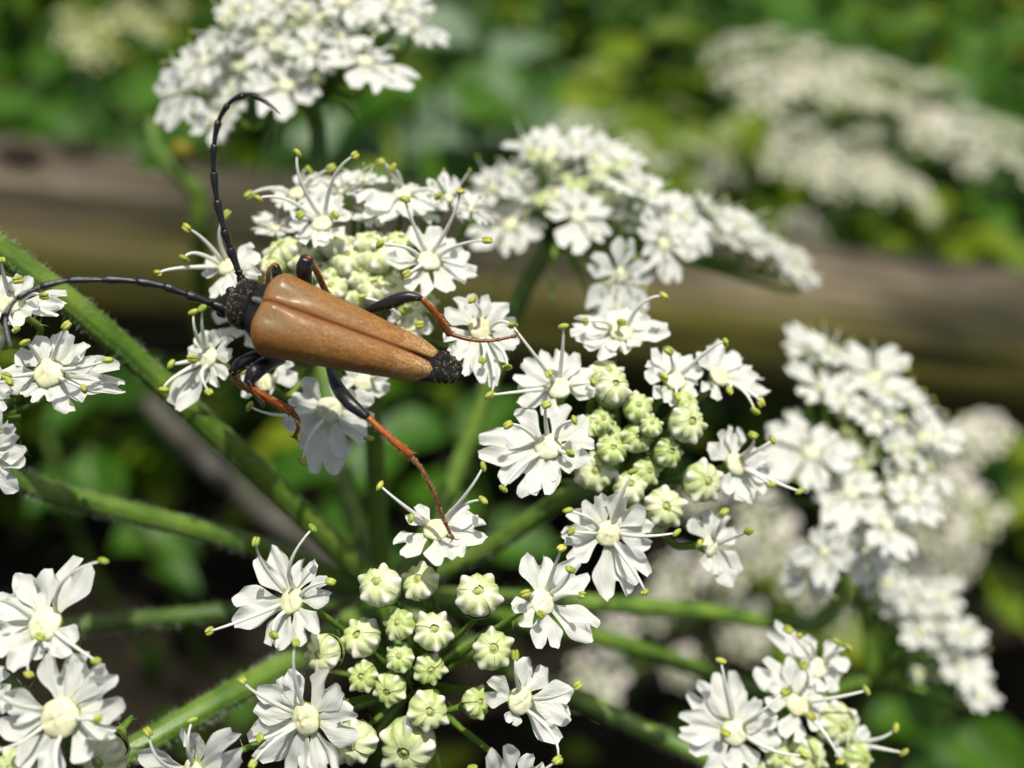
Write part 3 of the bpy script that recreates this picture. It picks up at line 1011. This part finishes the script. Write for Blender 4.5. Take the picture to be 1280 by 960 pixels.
c.flower(300, 400, 15, [(275, 385, 28), (290, 425, 30), (325, 420, 30), (322, 385, 28)], [], 3)
for q in ((353, 308, 25), (338, 326, 20), (434, 319, 25), (469, 316, 26), (450, 343, 19), (414, 358, 20), (444, 364, 22), (469, 357, 22), (490, 358, 22), (400, 336, 17),
          (372, 318, 20), (512, 392, 20), (430, 385, 20), (385, 370, 20), (350, 360, 20)):
    c.bud(*q, dz=U(.5, 2.0), pale=True, tilt=(0, .2))
for q in ((562, 248, 32), (590, 262, 26), (430, 238, 34), (470, 268, 30), (345, 285, 26), (455, 225, 26), (530, 262, 26)):
    c.auto(*q, dz=5, tilt=(0, .25))
for q in ((420, 300, 24), (462, 298, 22), (500, 300, 20), (385, 325, 24), (480, 335, 22), (505, 372, 22), (455, 320, 20), (365, 335, 22), (420, 335, 20), (535, 375, 18)):
    c.bud(*q, dz=U(1.5, 3.0), pale=True, tilt=(0, .2))
c.bract()
c.ray([(462, 470, 94), (470, 600, 99), HUB], [.75, .85, .95], 350)
c.done()

# D: at the left edge under the antenna
c = Cluster('white flower cluster at the left edge inside the curl of the long antenna', (15, 440, 70), (-.1, .38, 1), 15, group=GN, spread=.3, hub=(-10, 540, 84))
c.flower(61, 466, 22, [(98, 424, 36), (116, 442, 30), (150, 472, 38), (158, 488, 18), (98, 508, 34), (57, 502, 26), (34, 498, 22), (2, 476, 30), (36, 430, 38), (62, 420, 28)],
         [(83, 407), (135, 450), (105, 486), (31, 428), (8, 470)], 0)
c.flower(14, 378, 20, [(78, 370, 26), (74, 388, 20), (42, 402, 34), (-20, 400, 34), (-10, 350, 34), (30, 345, 26)],
         [(55, 370), (22, 350), (2, 325), (20, 412)], 0)
c.flower(-22, 572, 22, [(30, 548, 36), (31, 594, 48), (12, 522, 34), (-60, 570, 40), (-30, 620, 40)], [(-5, 540)], -2)
c.flower(-30, 480, 20, [(0, 455, 30), (10, 500, 30), (-60, 480, 30), (-40, 440, 30), (-40, 520, 30)], [(12, 478)], 0)
for q in ((-20, 420, 24), (-30, 520, 24)): c.bud(*q)
c.ray([(30, 602, 85), (170, 642, 90), (330, 686, 97), HUB], [.8, .85, .95, 1.0], 900)
c.done()

# E: bottom left corner
c = Cluster('large white flowers in the bottom left corner, sharp and nearest to the viewer', (45, 870, 65), (-.15, .22, 1), 15, group=GN, spread=.25, hub=(90, 965, 78))
c.flower(56, 780, 25, [(107, 703, 40), (50, 718, 42), (5, 735, 48), (-10, 777, 44), (8, 828, 42), (62, 820, 34), (98, 812, 32)],
         [(129, 701), (50, 796), (120, 826), (36, 843), (-8, 750)], 0)
c.flower(75, 897, 29, [(82, 818, 50), (124, 824, 40), (158, 862, 46), (145, 908, 30), (122, 930, 50), (42, 966, 50), (4, 890, 48)],
         [(122, 899), (-6, 845), (-5, 938), (84, 985)], -1.5)
c.flower(-25, 870, 22, [(10, 850, 36), (-20, 830, 36), (0, 900, 36), (-60, 880, 36)], [(10, 880)], 1)
for q in ((125, 950, 34), (15, 962, 26), (98, 880, 24)): c.bud(*q, dz=1.5)
c.ray([(150, 945, 78), (300, 862, 84), (400, 805, 92), HUB], [.95, 1.0, 1.05, 1.1], 1300)
c.done()

# F: bottom right
c = Cluster('small white flower cluster low on the right with green anthers on long threads', (985, 895, 79), (.15, .35, .95), 15, group=GN, spread=.3, hub=(975, 975, 94))
c.flower(918, 915, 19, [(868, 860, 30), (905, 842, 32), (940, 870, 28), (848, 906, 32), (873, 950, 40), (930, 962, 34), (974, 912, 38)],
         [(901, 826), (907, 916), (981, 865), (1004, 944)], 0)
c.flower(997, 880, 17, [(953, 830, 32), (956, 868, 28), (988, 924, 28), (1030, 895, 34), (993, 822, 30), (1030, 862, 30)],
         [(1005, 832), (1014, 895), (1051, 952), (1083, 863)], 1)
c.flower(1022, 834, 15, [(968, 785, 26), (1000, 800, 28), (1050, 816, 32), (1053, 850, 30), (1015, 862, 26)],
         [(1060, 810), (985, 787), (998, 795), (1047, 802)], 3)
c.flower(1064, 928, 14, [(1046, 905, 28), (1080, 905, 28), (1085, 945, 28), (1055, 955, 28)], [(1120, 910), (1130, 941)], 2, (.3, .1))
for q in ((1052, 908, 30), (1014, 948, 28), (1077, 950, 22), (975, 945, 18), (990, 970, 24), (955, 975, 22)): c.bud(*q, dz=1)
c.ray([(868, 940, 96), (720, 872, 98), (590, 810, 102), HUB], [.8, .85, .95, 1.0], 700)
c.done()

# G: upper middle
c = Cluster('soft focused white cluster in the upper middle spreading to the right in a drooping row', (735, 235, 98), (.05, .72, .68), 17, group=GN, spread=.32, hub=(690, 300, 108))
for q in ((637, 280, 44), (723, 270, 44), (797, 276, 46), (640, 214, 36), (690, 190, 36), (745, 196, 36), (792, 232, 38), (668, 240, 36), (712, 232, 34), (760, 250, 36),
          (615, 235, 34), (830, 305, 40), (840, 272, 40), (720, 180, 30), (660, 180, 28), (775, 205, 30), (815, 240, 32)):
    c.auto(q[0], q[1], q[2] * .9, dz=U(-3, 3) + (262 - q[1]) * .05)
for q in ((860, 268, 34), (890, 262, 34), (900, 285, 34), (925, 280, 34), (935, 300, 34), (955, 300, 34), (970, 318, 34), (985, 322, 30), (1000, 335, 30), (870, 290, 34), (1008, 342, 20)):
    c.auto(q[0], q[1], q[2] * .82, dz=8 + (q[0] - 850) * .05)
for (x, y, r) in ((775, 345, 44), (770, 388, 36)): c.auto(x, y, r, dz=-9, tilt=(0, -.35))
for _ in range(16): c.sbud(U(640, 790), U(185, 255), U(11, 15), U(-.5, 2))
c.bract(8, .009)
c.ray([(650, 375, 108), (590, 540, 108), (530, 680, 106), HUB], [.85, .9, 1.0, 1.1], 350)
c.done()

# H: top
c = Cluster('soft focused white flower cluster at the top edge above the raised antenna', (370, 55, 97), (-.1, .62, .8), 17, group=GN, spread=.32, hub=(390, 130, 110))
for q in ((456, 76, 52), (358, 106, 46), (283, 135, 42), (232, 112, 44), (300, 90, 38), (470, 22, 40), (520, 32, 36), (328, 48, 38), (400, 22, 38), (285, 38, 38), (430, 2, 38),
          (350, 0, 40), (255, 75, 38), (500, 8, 34), (310, 10, 36), (270, 150, 30), (390, 60, 34), (425, 45, 32)):
    c.auto(q[0], q[1], q[2] * .88, dz=U(-2, 2) - (1.5 if q[2] > 45 else 0), tilt=(0, -.1))
for _ in range(18): c.sbud(U(280, 450), U(0, 100), U(11, 16), U(-.5, 2))
c.bract(8, .009)
c.ray([(398, 180, 112), (392, 330, 112), (420, 560, 108), HUB], [.85, .9, 1.0, 1.1], 200)
c.done()

# I: right
c = Cluster('blurred white flower cluster at the right between the rail and the buds below', (1085, 570, 102), (.25, .60, .75), 17, group=GN, spread=.30, hub=(1050, 660, 116))
for q in ((1012, 438, 32), (1036, 438, 34), (1030, 485, 44), (1012, 566, 50), (1092, 470, 46), (1112, 490, 36), (1065, 615, 44), (1110, 655, 38), (1035, 690, 36), (1150, 545, 34),
          (1165, 585, 34), (1145, 625, 34), (1085, 690, 34), (1060, 650, 32), (1140, 505, 32), (1000, 540, 30), (1175, 545, 28), (1010, 715, 34)):
    c.auto(q[0] + U(-4, 4), q[1], q[2] * .86, dz=U(-2.5, 2.5) + (560 - q[1]) * .03)
for q in ((1055, 500, 26), (1120, 560, 26), (1125, 600, 28), (1095, 520, 26), (1100, 640, 28), (1050, 560, 26)):
    c.auto(*q, dz=-1)
for _ in range(26): c.sbud(U(1050, 1140), U(500, 640), U(11, 15), U(0, 2.5))
c.bract(8, .009)
c.ray([(1030, 775, 114), (860, 762, 110), (700, 752, 106), HUB], [.85, .85, .95, 1.05], 250)
c.done()

# J: right, lower, seen edge-on
c = Cluster('blurred row of white flowers sloping down to the lower right, seen edge on', (1150, 760, 116), (-.2, .7, .6), 16, group=GN, spread=.2, hub=(1085, 850, 122))
for q in ((1080, 712, 36), (1110, 728, 38), (1140, 745, 38), (1165, 770, 40), (1150, 790, 30), (1185, 800, 38), (1200, 830, 36), (1215, 850, 32), (1225, 868, 26), (1120, 750, 30),
          (1178, 745, 30), (1205, 790, 28), (1095, 690, 30)):
    c.auto(q[0], q[1], q[2] * .74, dz=U(-2, 2))
for _ in range(10): c.sbud(U(1130, 1200), U(780, 860), U(11, 15), U(2, 5))
c.ray([(980, 870, 124), (760, 800, 116), HUB], [.8, .9, 1.0])
c.done()

# stalks whose flowers lie outside the picture
def free_stalk(label, pts, rads, nh, mat='stem', name='flower_stalk', cat='stalk', group='stalks crossing the picture', curl=False):
    ps = [P(*p) for p in pts]
    path = spline(ps, 50)
    v, f = tube(path, [r * 1e-3 for r in rads], 24, 8, .07)
    mb = MB()
    mb.add([p - ps[0] for p in v], f)
    o = put(name, mb.mesh(name, [mat]), None, Matrix.Translation(ps[0]), label=label, category=cat, group=group)
    if nh:
        hb = MB()
        hairs(hb, path, [r * 1e-3 for r in rads], nh, .0008, .00002)
        hb.v = [p - ps[0] for p in hb.v]
        put('hair', hb.mesh('hair', ['hair'], False), o, Matrix.Translation(ps[0]), kind='stuff')
    return o
free_stalk('bright green hairy stalk running from the left edge diagonally down behind the beetle legs', [(-420, -60, 66), (-60, 262, 74), (120, 405, 80), (290, 560, 88), (450, 712, 100), (478, 745, 104)], [.95, .95, 1.0, 1.1, 1.1], 900)
free_stalk('dark green horizontal stalk above the lower left flowers', [(-500, 850, 74), (-80, 800, 88), (90, 783, 92), (250, 768, 98), HUB], [.75, .8, .85, .95], 600, 'stem_dark')  # the shade on this stalk is put into its darker green
free_stalk('thick main green stalk under the meeting point of the rays', [HUB, (485, 900, 150), (490, 1100, 230)], [2.3, 1.7, 1.6], 200, 'stem_dark')
free_stalk('blurred grey dry stalk lying behind the diagonal green one', [(185, 500, 230), (240, 560, 225), (330, 640, 215), (470, 735, 205), (560, 800, 200)], [2.0, 2.6, 2.4, 2.8, 2.4], 0, 'stalk')
t = free_stalk('blurred green curling stalk in front of the rail below the top cluster', [(190, 150, 165), (196, 185, 165), (222, 215, 166), (246, 245, 168), (250, 300, 172), (252, 420, 190)], [.9, 1.1, 1.3, 1.5, 1.5, 1.6], 0, 'stem')
p = P(228, 188, 164)
mb = MB()
v, f = ellipsoid(Vector((0, 0, 0)), (D(.2, 1, .3), D(1, -.2, 0), D(0, -.3, 1)), .0016, .0019, .0017, 12, 8)
mb.add(v, f)
put('bud', mb.mesh('bud', ['leaf_yellow']), t, Matrix.Translation(p))
put('leaf', LEAF['leaf'][1], t, frame(P(214, 205, 165), D(-1, .1, .1), D(0, .4, 1)) @ Matrix.Scale(.006, 4))

# ------------------------------------------------------------------ the beetle
def beetle():
    ZB = 67.0
    k = PX(ZB)
    O = P(437, 424, ZB)
    Xa = Vector((-.955, .307, .04)).normalized()
    per = Vector((.295, .955, 0))
    Zc = (Vector((0, 0, 1)) * math.cos(math.radians(23)) + per * math.sin(math.radians(23)))
    Zc = (Zc - Xa * Zc.dot(Xa)).normalized()
    Yc = Zc.cross(Xa)
    Xw, Yw, Zw = CR @ Xa, CR @ Yc, CR @ Zc
    MB_ = Matrix((Xw, Yw, Zw)).transposed().to_4x4() @ Matrix.Scale(k, 4)
    MB_.translation = O
    root = thing('longhorn_beetle', 'tan-winged longhorn beetle with black head and orange legs on the white flowers', 'beetle', O)
    # body in local units of one pixel: X to the head, Z out of the back
    st = [  # x, half width, half height, centre z
        (-146, 6, 4, 6), (-141, 13, 8, 5), (-134, 17, 10, 5), (-126, 19, 12, 4), (-116, 21, 14, 3), (-105, 23, 15, 1), (-60, 31, 18, -1), (0, 38, 22, -2), (60, 44, 24, -4),
        (100, 46, 26, -3), (112, 41, 26, 1), (117, 37, 25, 3), (121, 34, 24, 3), (125, 31, 23, 3), (129, 32, 27, 4), (135, 33, 31, 5), (142, 31, 31, 6), (148, 26, 27, 4), (152, 20, 20, 0), (155, 17, 16, -5),
        (160, 18, 16, -11), (165, 17, 15, -16), (170, 13, 12, -21), (174, 6, 6, -25)]
    b = MB()
    n = 28
    v = []
    xs = []
    for i in range(len(st) - 1):
        for q in range(4):
            t = q / 4
            t = t * t * (3 - 2 * t) if i > 8 else t
            xs.append([st[i][j] + (st[i + 1][j] - st[i][j]) * t for j in range(4)])
    xs.append(list(st[-1]))
    for x, hw, hh, cz in xs:
        for j in range(n):
            a = 2 * PI * j / n
            y = hw * math.cos(a)
            z = hh * math.sin(a) + cz
            if x < -112:
                z -= 5 * math.exp(-(y / 5) ** 2) * (1 if math.sin(a) > 0 else 0)
                rg = 1 + .05 * math.sin(x * .8)
                y *= rg
            p = Vector((x, y, z))
            p += Vector((0, math.cos(a), math.sin(a))) * (1.1 * noise.noise(p * .35) + (.8 * noise.noise(p * .8) if x > 120 else 2.6 * noise.noise(p * .3) + 1.5 * noise.noise(p * .7) if x < -110 else 0))
            v.append(p)
    m_ = len(xs)
    f = [tuple(reversed((i * n + j, (i + 1) * n + j, (i + 1) * n + (j + 1) % n, i * n + (j + 1) % n))) for i in range(m_ - 1) for j in range(n)]
    f = [q[::-1] for q in f]
    f.append(tuple(range(n)))
    f.append(tuple((m_ - 1) * n + j for j in range(n))[::-1])
    b.add(v, f)
    body = put('body', b.mesh('body', ['chitin_rough']), root, MB_)
    hb = MB()
    def flat_hair(p, nrm, d, L, wd):
        d = (d - nrm * d.dot(nrm)).normalized()
        s_ = nrm.cross(d)
        hb.add([p + s_ * wd, p - s_ * wd, p + d * L + nrm * L * .35], [(0, 1, 2)])
    for _ in range(950):
        x = U(129, 154) if R() < .8 else U(-143, -112)
        r = min(xs, key=lambda q: abs(q[0] - x))
        a = U(-.5, PI + .5)
        nrm = Vector((U(-.2, .2), math.cos(a) / r[1], math.sin(a) / r[2])).normalized()
        p = Vector((x, r[1] * math.cos(a), r[2] * math.sin(a) + r[3])) + nrm * .5
        flat_hair(p, nrm, Vector((U(-1, 1), U(-1, 1), U(-1, 1))), U(2.0, 4), .15)
    put('hair', hb.mesh('hair', ['gold'], False), body, MB_, kind='stuff')
    # eyes
    for sy in (1, -1):
        e = MB()
        v, f = ellipsoid(Vector((160, 16 * sy, -8)), (Vector((1, 0, -.3)).normalized(), Vector((0, 1, 0)), Vector((.3, 0, 1)).normalized()), 8, 6, 7, 12, 8)
        e.add(v, f)
        put('eye', e.mesh('eye', ['chitin']), body, MB_)
    # wing cases
    def hw(s):
        a = min(1, s / .13)
        lead = 22 + 33 * math.sqrt(max(0, 1 - (1 - a) ** 2))
        w_ = lead + (21.5 - 55) * max(0, (s - .10)) / .90 * (1 - .10 * math.sin(PI * s))
        if s > .86: w_ *= math.sqrt(max(.02, 1 - ((s - .86) / .14) ** 2 * .93))
        return w_
    ny_, nx_ = 22, 70
    for side in (1, -1):
        e = MB()
        v, patch, rim = [], [], []
        def surf(s, q):
            """s along, q 0 at the seam to 1 at the outer margin"""
            x = 123 - 239 * s
            x += 7 * (1 - q) * max(0, 1 - s / .12) * -1
            w0 = hw(s)
            a = q * math.radians(108)
            H = .64 * w0 + 8
            gap = 0 if s < .72 else 3.0 * ((s - .72) / .28) ** 1.6
            if s > .92: gap += 5.5 * ((s - .92) / .08) ** 2
            x -= 7 * q * q * max(0, 1 - s / .14)
            y = w0 * min(1.0, math.sin(min(a, PI / 2))) ** .92 + (-3 * (a - PI / 2) if a > PI / 2 else 0) + gap
            z = H * (math.cos(a) if a < PI / 2 else math.cos(a) * .9) * 1.0
            z = H * (math.cos(a * .95)) ** 1 if a < PI / 2 else z
            z -= 1.6 * math.exp(-(q / .025) ** 2) + 4.2 * math.exp(-(q / .20) ** 2)                                  # seam
            z -= 3.0 * math.exp(-((q - .20) / .10) ** 2) * math.exp(-((s - .12) / .09) ** 2)  # hollow beside the shoulder
            z += 1.6 * math.exp(-((q - .48) / .14) ** 2) * math.exp(-((s - .08) / .07) ** 2)
            z -= 9 * max(0, 1 - s / .05) ** 2
            z -= 8 * max(0, (s - .95) / .05) ** 2
            return Vector((x, y * side, z + 1.5))
        for i in range(nx_ + 1):
            s = i / nx_
            for j in range(ny_ + 1):
                q = j / ny_
                p = surf(s, q)
                v.append(p + Vector((0, 0, .25 * noise.noise(p * .12))))
                patch.append(min(1, .75 * math.exp(-((q - .22) / .16) ** 2) * math.exp(-((s - .13) / .13) ** 2) + .30 * math.exp(-((q - .2) / .2) ** 2) * math.exp(-((s - .4) / .25) ** 2)))  # first the grey base patch, then the painted highlight along the back
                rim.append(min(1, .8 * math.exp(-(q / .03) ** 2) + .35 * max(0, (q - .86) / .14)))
        f = [(i * (ny_ + 1) + j, i * (ny_ + 1) + j + 1, (i + 1) * (ny_ + 1) + j + 1, (i + 1) * (ny_ + 1) + j) for i in range(nx_) for j in range(ny_)]
        # inner shell gives the case its thickness
        off = len(v)
        inner = [p * 1 - Vector((0, p.y * .03, 1.6)) for p in v]
        v2 = v + inner
        patch += patch
        rim += rim
        f2 = [tuple(off + t for t in reversed(q)) for q in f]
        bd = [i * (ny_ + 1) for i in range(nx_ + 1)] + [nx_ * (ny_ + 1) + j for j in range(1, ny_ + 1)] + [i * (ny_ + 1) + ny_ for i in range(nx_ - 1, -1, -1)] + [j for j in range(ny_ - 1, 0, -1)]
        ff = f + f2 + [(bd[a], bd[(a + 1) % len(bd)], off + bd[(a + 1) % len(bd)], off + bd[a]) for a in range(len(bd))]
        if side == 1: ff = [q[::-1] for q in ff]
        e.add(v2, ff)
        e.att['patch'] = patch
        e.att['rim'] = rim
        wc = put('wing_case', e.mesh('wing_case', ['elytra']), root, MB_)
        hb = MB()
        for _ in range(5200):
            s, q = R() ** .85, U(.04, .97)
            p = surf(s, q)
            du = surf(min(1, s + .01), q) - p
            dv = surf(s, min(1, q + .01)) - p
            nrm = du.cross(dv).normalized()
            if nrm.z < 0 and q < .8: nrm = -nrm
            if nrm.dot(Vector((0, side, .5))) < 0: nrm = -nrm
            if R() < (.3 if s < .78 else 1.0):
                flat_hair(p, nrm, Vector((-1, U(-.35, .35), 0)), U(1.2, 2.4), .13)
        put('hair', hb.mesh('hair', ['gold'], False), wc, MB_, kind='stuff')
    # small shield between the wing cases
    e = MB()
    v, f = ellipsoid(Vector((115, 0, 27)), (Vector((1, 0, .3)).normalized(), Vector((0, 1, 0)), Vector((-.3, 0, 1)).normalized()), 11, 7, 3, 10, 6)
    e.add(v, f)
    put('shield', e.mesh('shield', ['chitin']), root, MB_)

    # antennae: a chain of segments that widen to their far ends
    def antenna(pts, z0, z1, w0):
        ps = [P(x, y, z0 + (z1 - z0) * i / (len(pts) - 1)) for i, (x, y) in enumerate(pts)]
        path = spline(ps, 200)
        cuts = [0, .085, .105, .20, .285, .38, .475, .57, .66, .75, .84, 1.0]
        base = path[0]
        an = None
        for i in range(len(cuts) - 1):
            a, b_ = int(cuts[i] * 199), int(cuts[i + 1] * 199)
            seg = path[a:b_ + 1]
            step = max(1, len(seg) // 9)
            seg = seg[::step] + [path[b_]]
            wd = w0 * 1.18 * (1 - .52 * cuts[i]) * 1e-3
            rr = [wd * .80, wd * .82, wd * .98, wd * 1.22, wd * 1.05] if i < 10 else [wd * .8, wd * 1.1, wd * 1.0, wd * .7, wd * .15]
            if i == 0: rr = [wd * .9, wd * 1.25, wd * 1.35, wd * 1.2, wd * .9]
            v, f = tube(seg, rr, 10)
            e = MB()
            e.add([p - base for p in v], f)
            if an is None: an = put('antenna', e.mesh('antenna', ['chitin_rough']), root, Matrix.Translation(base))
            else: put('antenna_segment', e.mesh('antenna_segment', ['chitin']), an, Matrix.Translation(base))
    antenna([(290, 390), (268, 381), (250, 374), (228, 366), (205, 358), (180, 353), (150, 350), (118, 350), (85, 351), (58, 357), (32, 367), (14, 381), (7, 400), (10, 420), (14, 436)], 66.5, 61.5, .245)
    antenna([(307, 362), (301, 347), (293, 325), (286, 305), (280, 286), (273, 258), (269, 232), (267, 205), (268, 180), (272, 156), (280, 138), (292, 125), (310, 119), (330, 126), (351, 143)], 67, 63.5, .235)

    # legs: thigh, shin and foot
    def leg(thigh, tr, shin, sr, foot, fr, short=False):
        root_p = P(*thigh[0])
        def part(name, pts, rr, mat, par, nseg=14, sides=12, spurs=0):
            path = spline([P(*p) for p in pts], nseg)
            v, f = tube(path, [r * k for r in rr], sides)
            e = MB()
            e.add([p - root_p for p in v], f)
            if mat == 'orange':                        # two spurs where the shin meets the foot
                for s_ in (-1, 1):
                    d = (path[-1] - path[-2]).normalized()
                    sd = d.cross(VIEW).normalized() * s_
                    v, f = tube([path[-1] - d * k * 2 + sd * k * rr[-1] * .7, path[-1] + (d * 4 + sd * (rr[-1] + 3)) * k], [1.1 * k, .15 * k], 5)
                    e.add([p - root_p for p in v], f)
            if mat == 'brown':
                for i in range(2, nseg - 1, 3):       # foot joints
                    v, f = tube([path[i], path[i].lerp(path[i + 1], .9)], [rr[-1] * k * 1.1, rr[1] * k * 1.12], 8)
                    e.add([p - root_p for p in v], f)
                for s_ in (-1, 1):                    # claws
                    d = (path[-1] - path[-2]).normalized()
                    sd = d.cross(VIEW).normalized() * s_
                    v, f = tube([path[-1], path[-1] + (d + sd) * 4 * k, path[-1] + (d * 1.1 + sd * 1.8) * 5 * k + VIEW * 2 * k], [rr[-1] * k * .6, .12 * k], 5)
                    e.add([p - root_p for p in v], f)
            o = put(name, e.mesh(name, [mat]), par, Matrix.Translation(root_p))
            hh = MB()
            hairs(hh, path, [r * k for r in rr], 110 if mat != 'chitin' else 50, 3.4 * k, .15 * k, 0, 1.0)
            hh.v = [p - root_p for p in hh.v]
            e2 = hh
            return o, hh
        lg, h1 = part('leg', thigh, tr, 'chitin', root, 16)
        _, h2 = part('shin', shin, sr, 'orange', lg)
        hs = [h1, h2]
        if foot:
            _, h3 = part('foot', foot, fr, 'brown', lg, 16, 8)
            hs.append(h3)
        allh = MB()
        for h in hs: allh.add(h.v, h.f)
        put('hair', allh.mesh('hair', ['gold'], False), lg, Matrix.Translation(root_p), kind='stuff')
    # hind leg on the far side of the back
    leg([(452, 392, 69.5), (480, 381, 68.2), (508, 371, 67.6), (527, 373, 67.6)], [6, 7.5, 8.5, 6.5, 3.5], [(527, 373, 67.6), (545, 393, 68.6), (562, 417, 70.2)], [3.5, 4.6, 5.4, 5.2],
        [(562, 417, 70.2), (585, 424, 70.2), (612, 426, 70.2), (645, 420, 70.6)], [3.0, 2.6, 2.3, 1.8])
    # middle leg on the far side
    leg([(385, 362, 70), (380, 340, 68.6), (384, 322, 68)], [6, 9.5, 11, 8.5], [(385, 321, 68), (396, 340, 69.5), (408, 366, 71.5)], [3.6, 4.2, 4.6],
        [(408, 366, 71.5), (414, 380, 73), (420, 392, 74)], [2.8, 2.2])
    # front leg on the far side
    leg([(352, 362, 69.5), (347, 345, 68.8), (345, 331, 68.4)], [6, 7.5, 7, 4], [(344, 331, 68.4), (337, 338, 69.6), (335, 350, 71)], [3.6, 4.0, 4.0],
        [(335, 350, 71), (332, 360, 72), (328, 372, 73)], [2.6, 2])
    # front leg on the near side
    leg([(348, 440, 69.6), (322, 446, 68.8), (302, 455, 68.4), (290, 466, 68.6)], [7, 9.5, 9, 5.5], [(290, 466, 68.6), (298, 478, 69.6), (312, 488, 71)], [4, 4.6, 4.2],
        [(312, 488, 71), (322, 496, 72), (330, 506, 73)], [2.8, 2])
    # middle leg on the near side
    leg([(352, 448, 69), (332, 455, 67.6), (318, 466, 67), (310, 480, 67)], [8, 10.5, 10.5, 6.5], [(310, 480, 67), (334, 497, 67.8), (364, 514, 69.2)], [4.0, 5.4, 6.2],
        [(364, 514, 69.2), (371, 523, 69.4), (373, 534, 69.8), (369, 546, 70.6)], [4.2, 3.6, 2.6])
    # hind leg on the near side
    leg([(412, 458, 69.4), (421, 482, 67.8), (438, 504, 66.6), (460, 522, 66.4)], [5.5, 7.5, 9, 8.2, 5], [(459, 521, 66.4), (486, 546, 66.4), (514, 570, 66.8)], [4.0, 4.6, 5.6],
        [(513, 569, 66.8), (530, 592, 66.8), (545, 622, 67.2), (555, 650, 67.8), (566, 673, 68.4)], [3.8, 2.8, 2.6, 2.4, 2.0])
beetle()
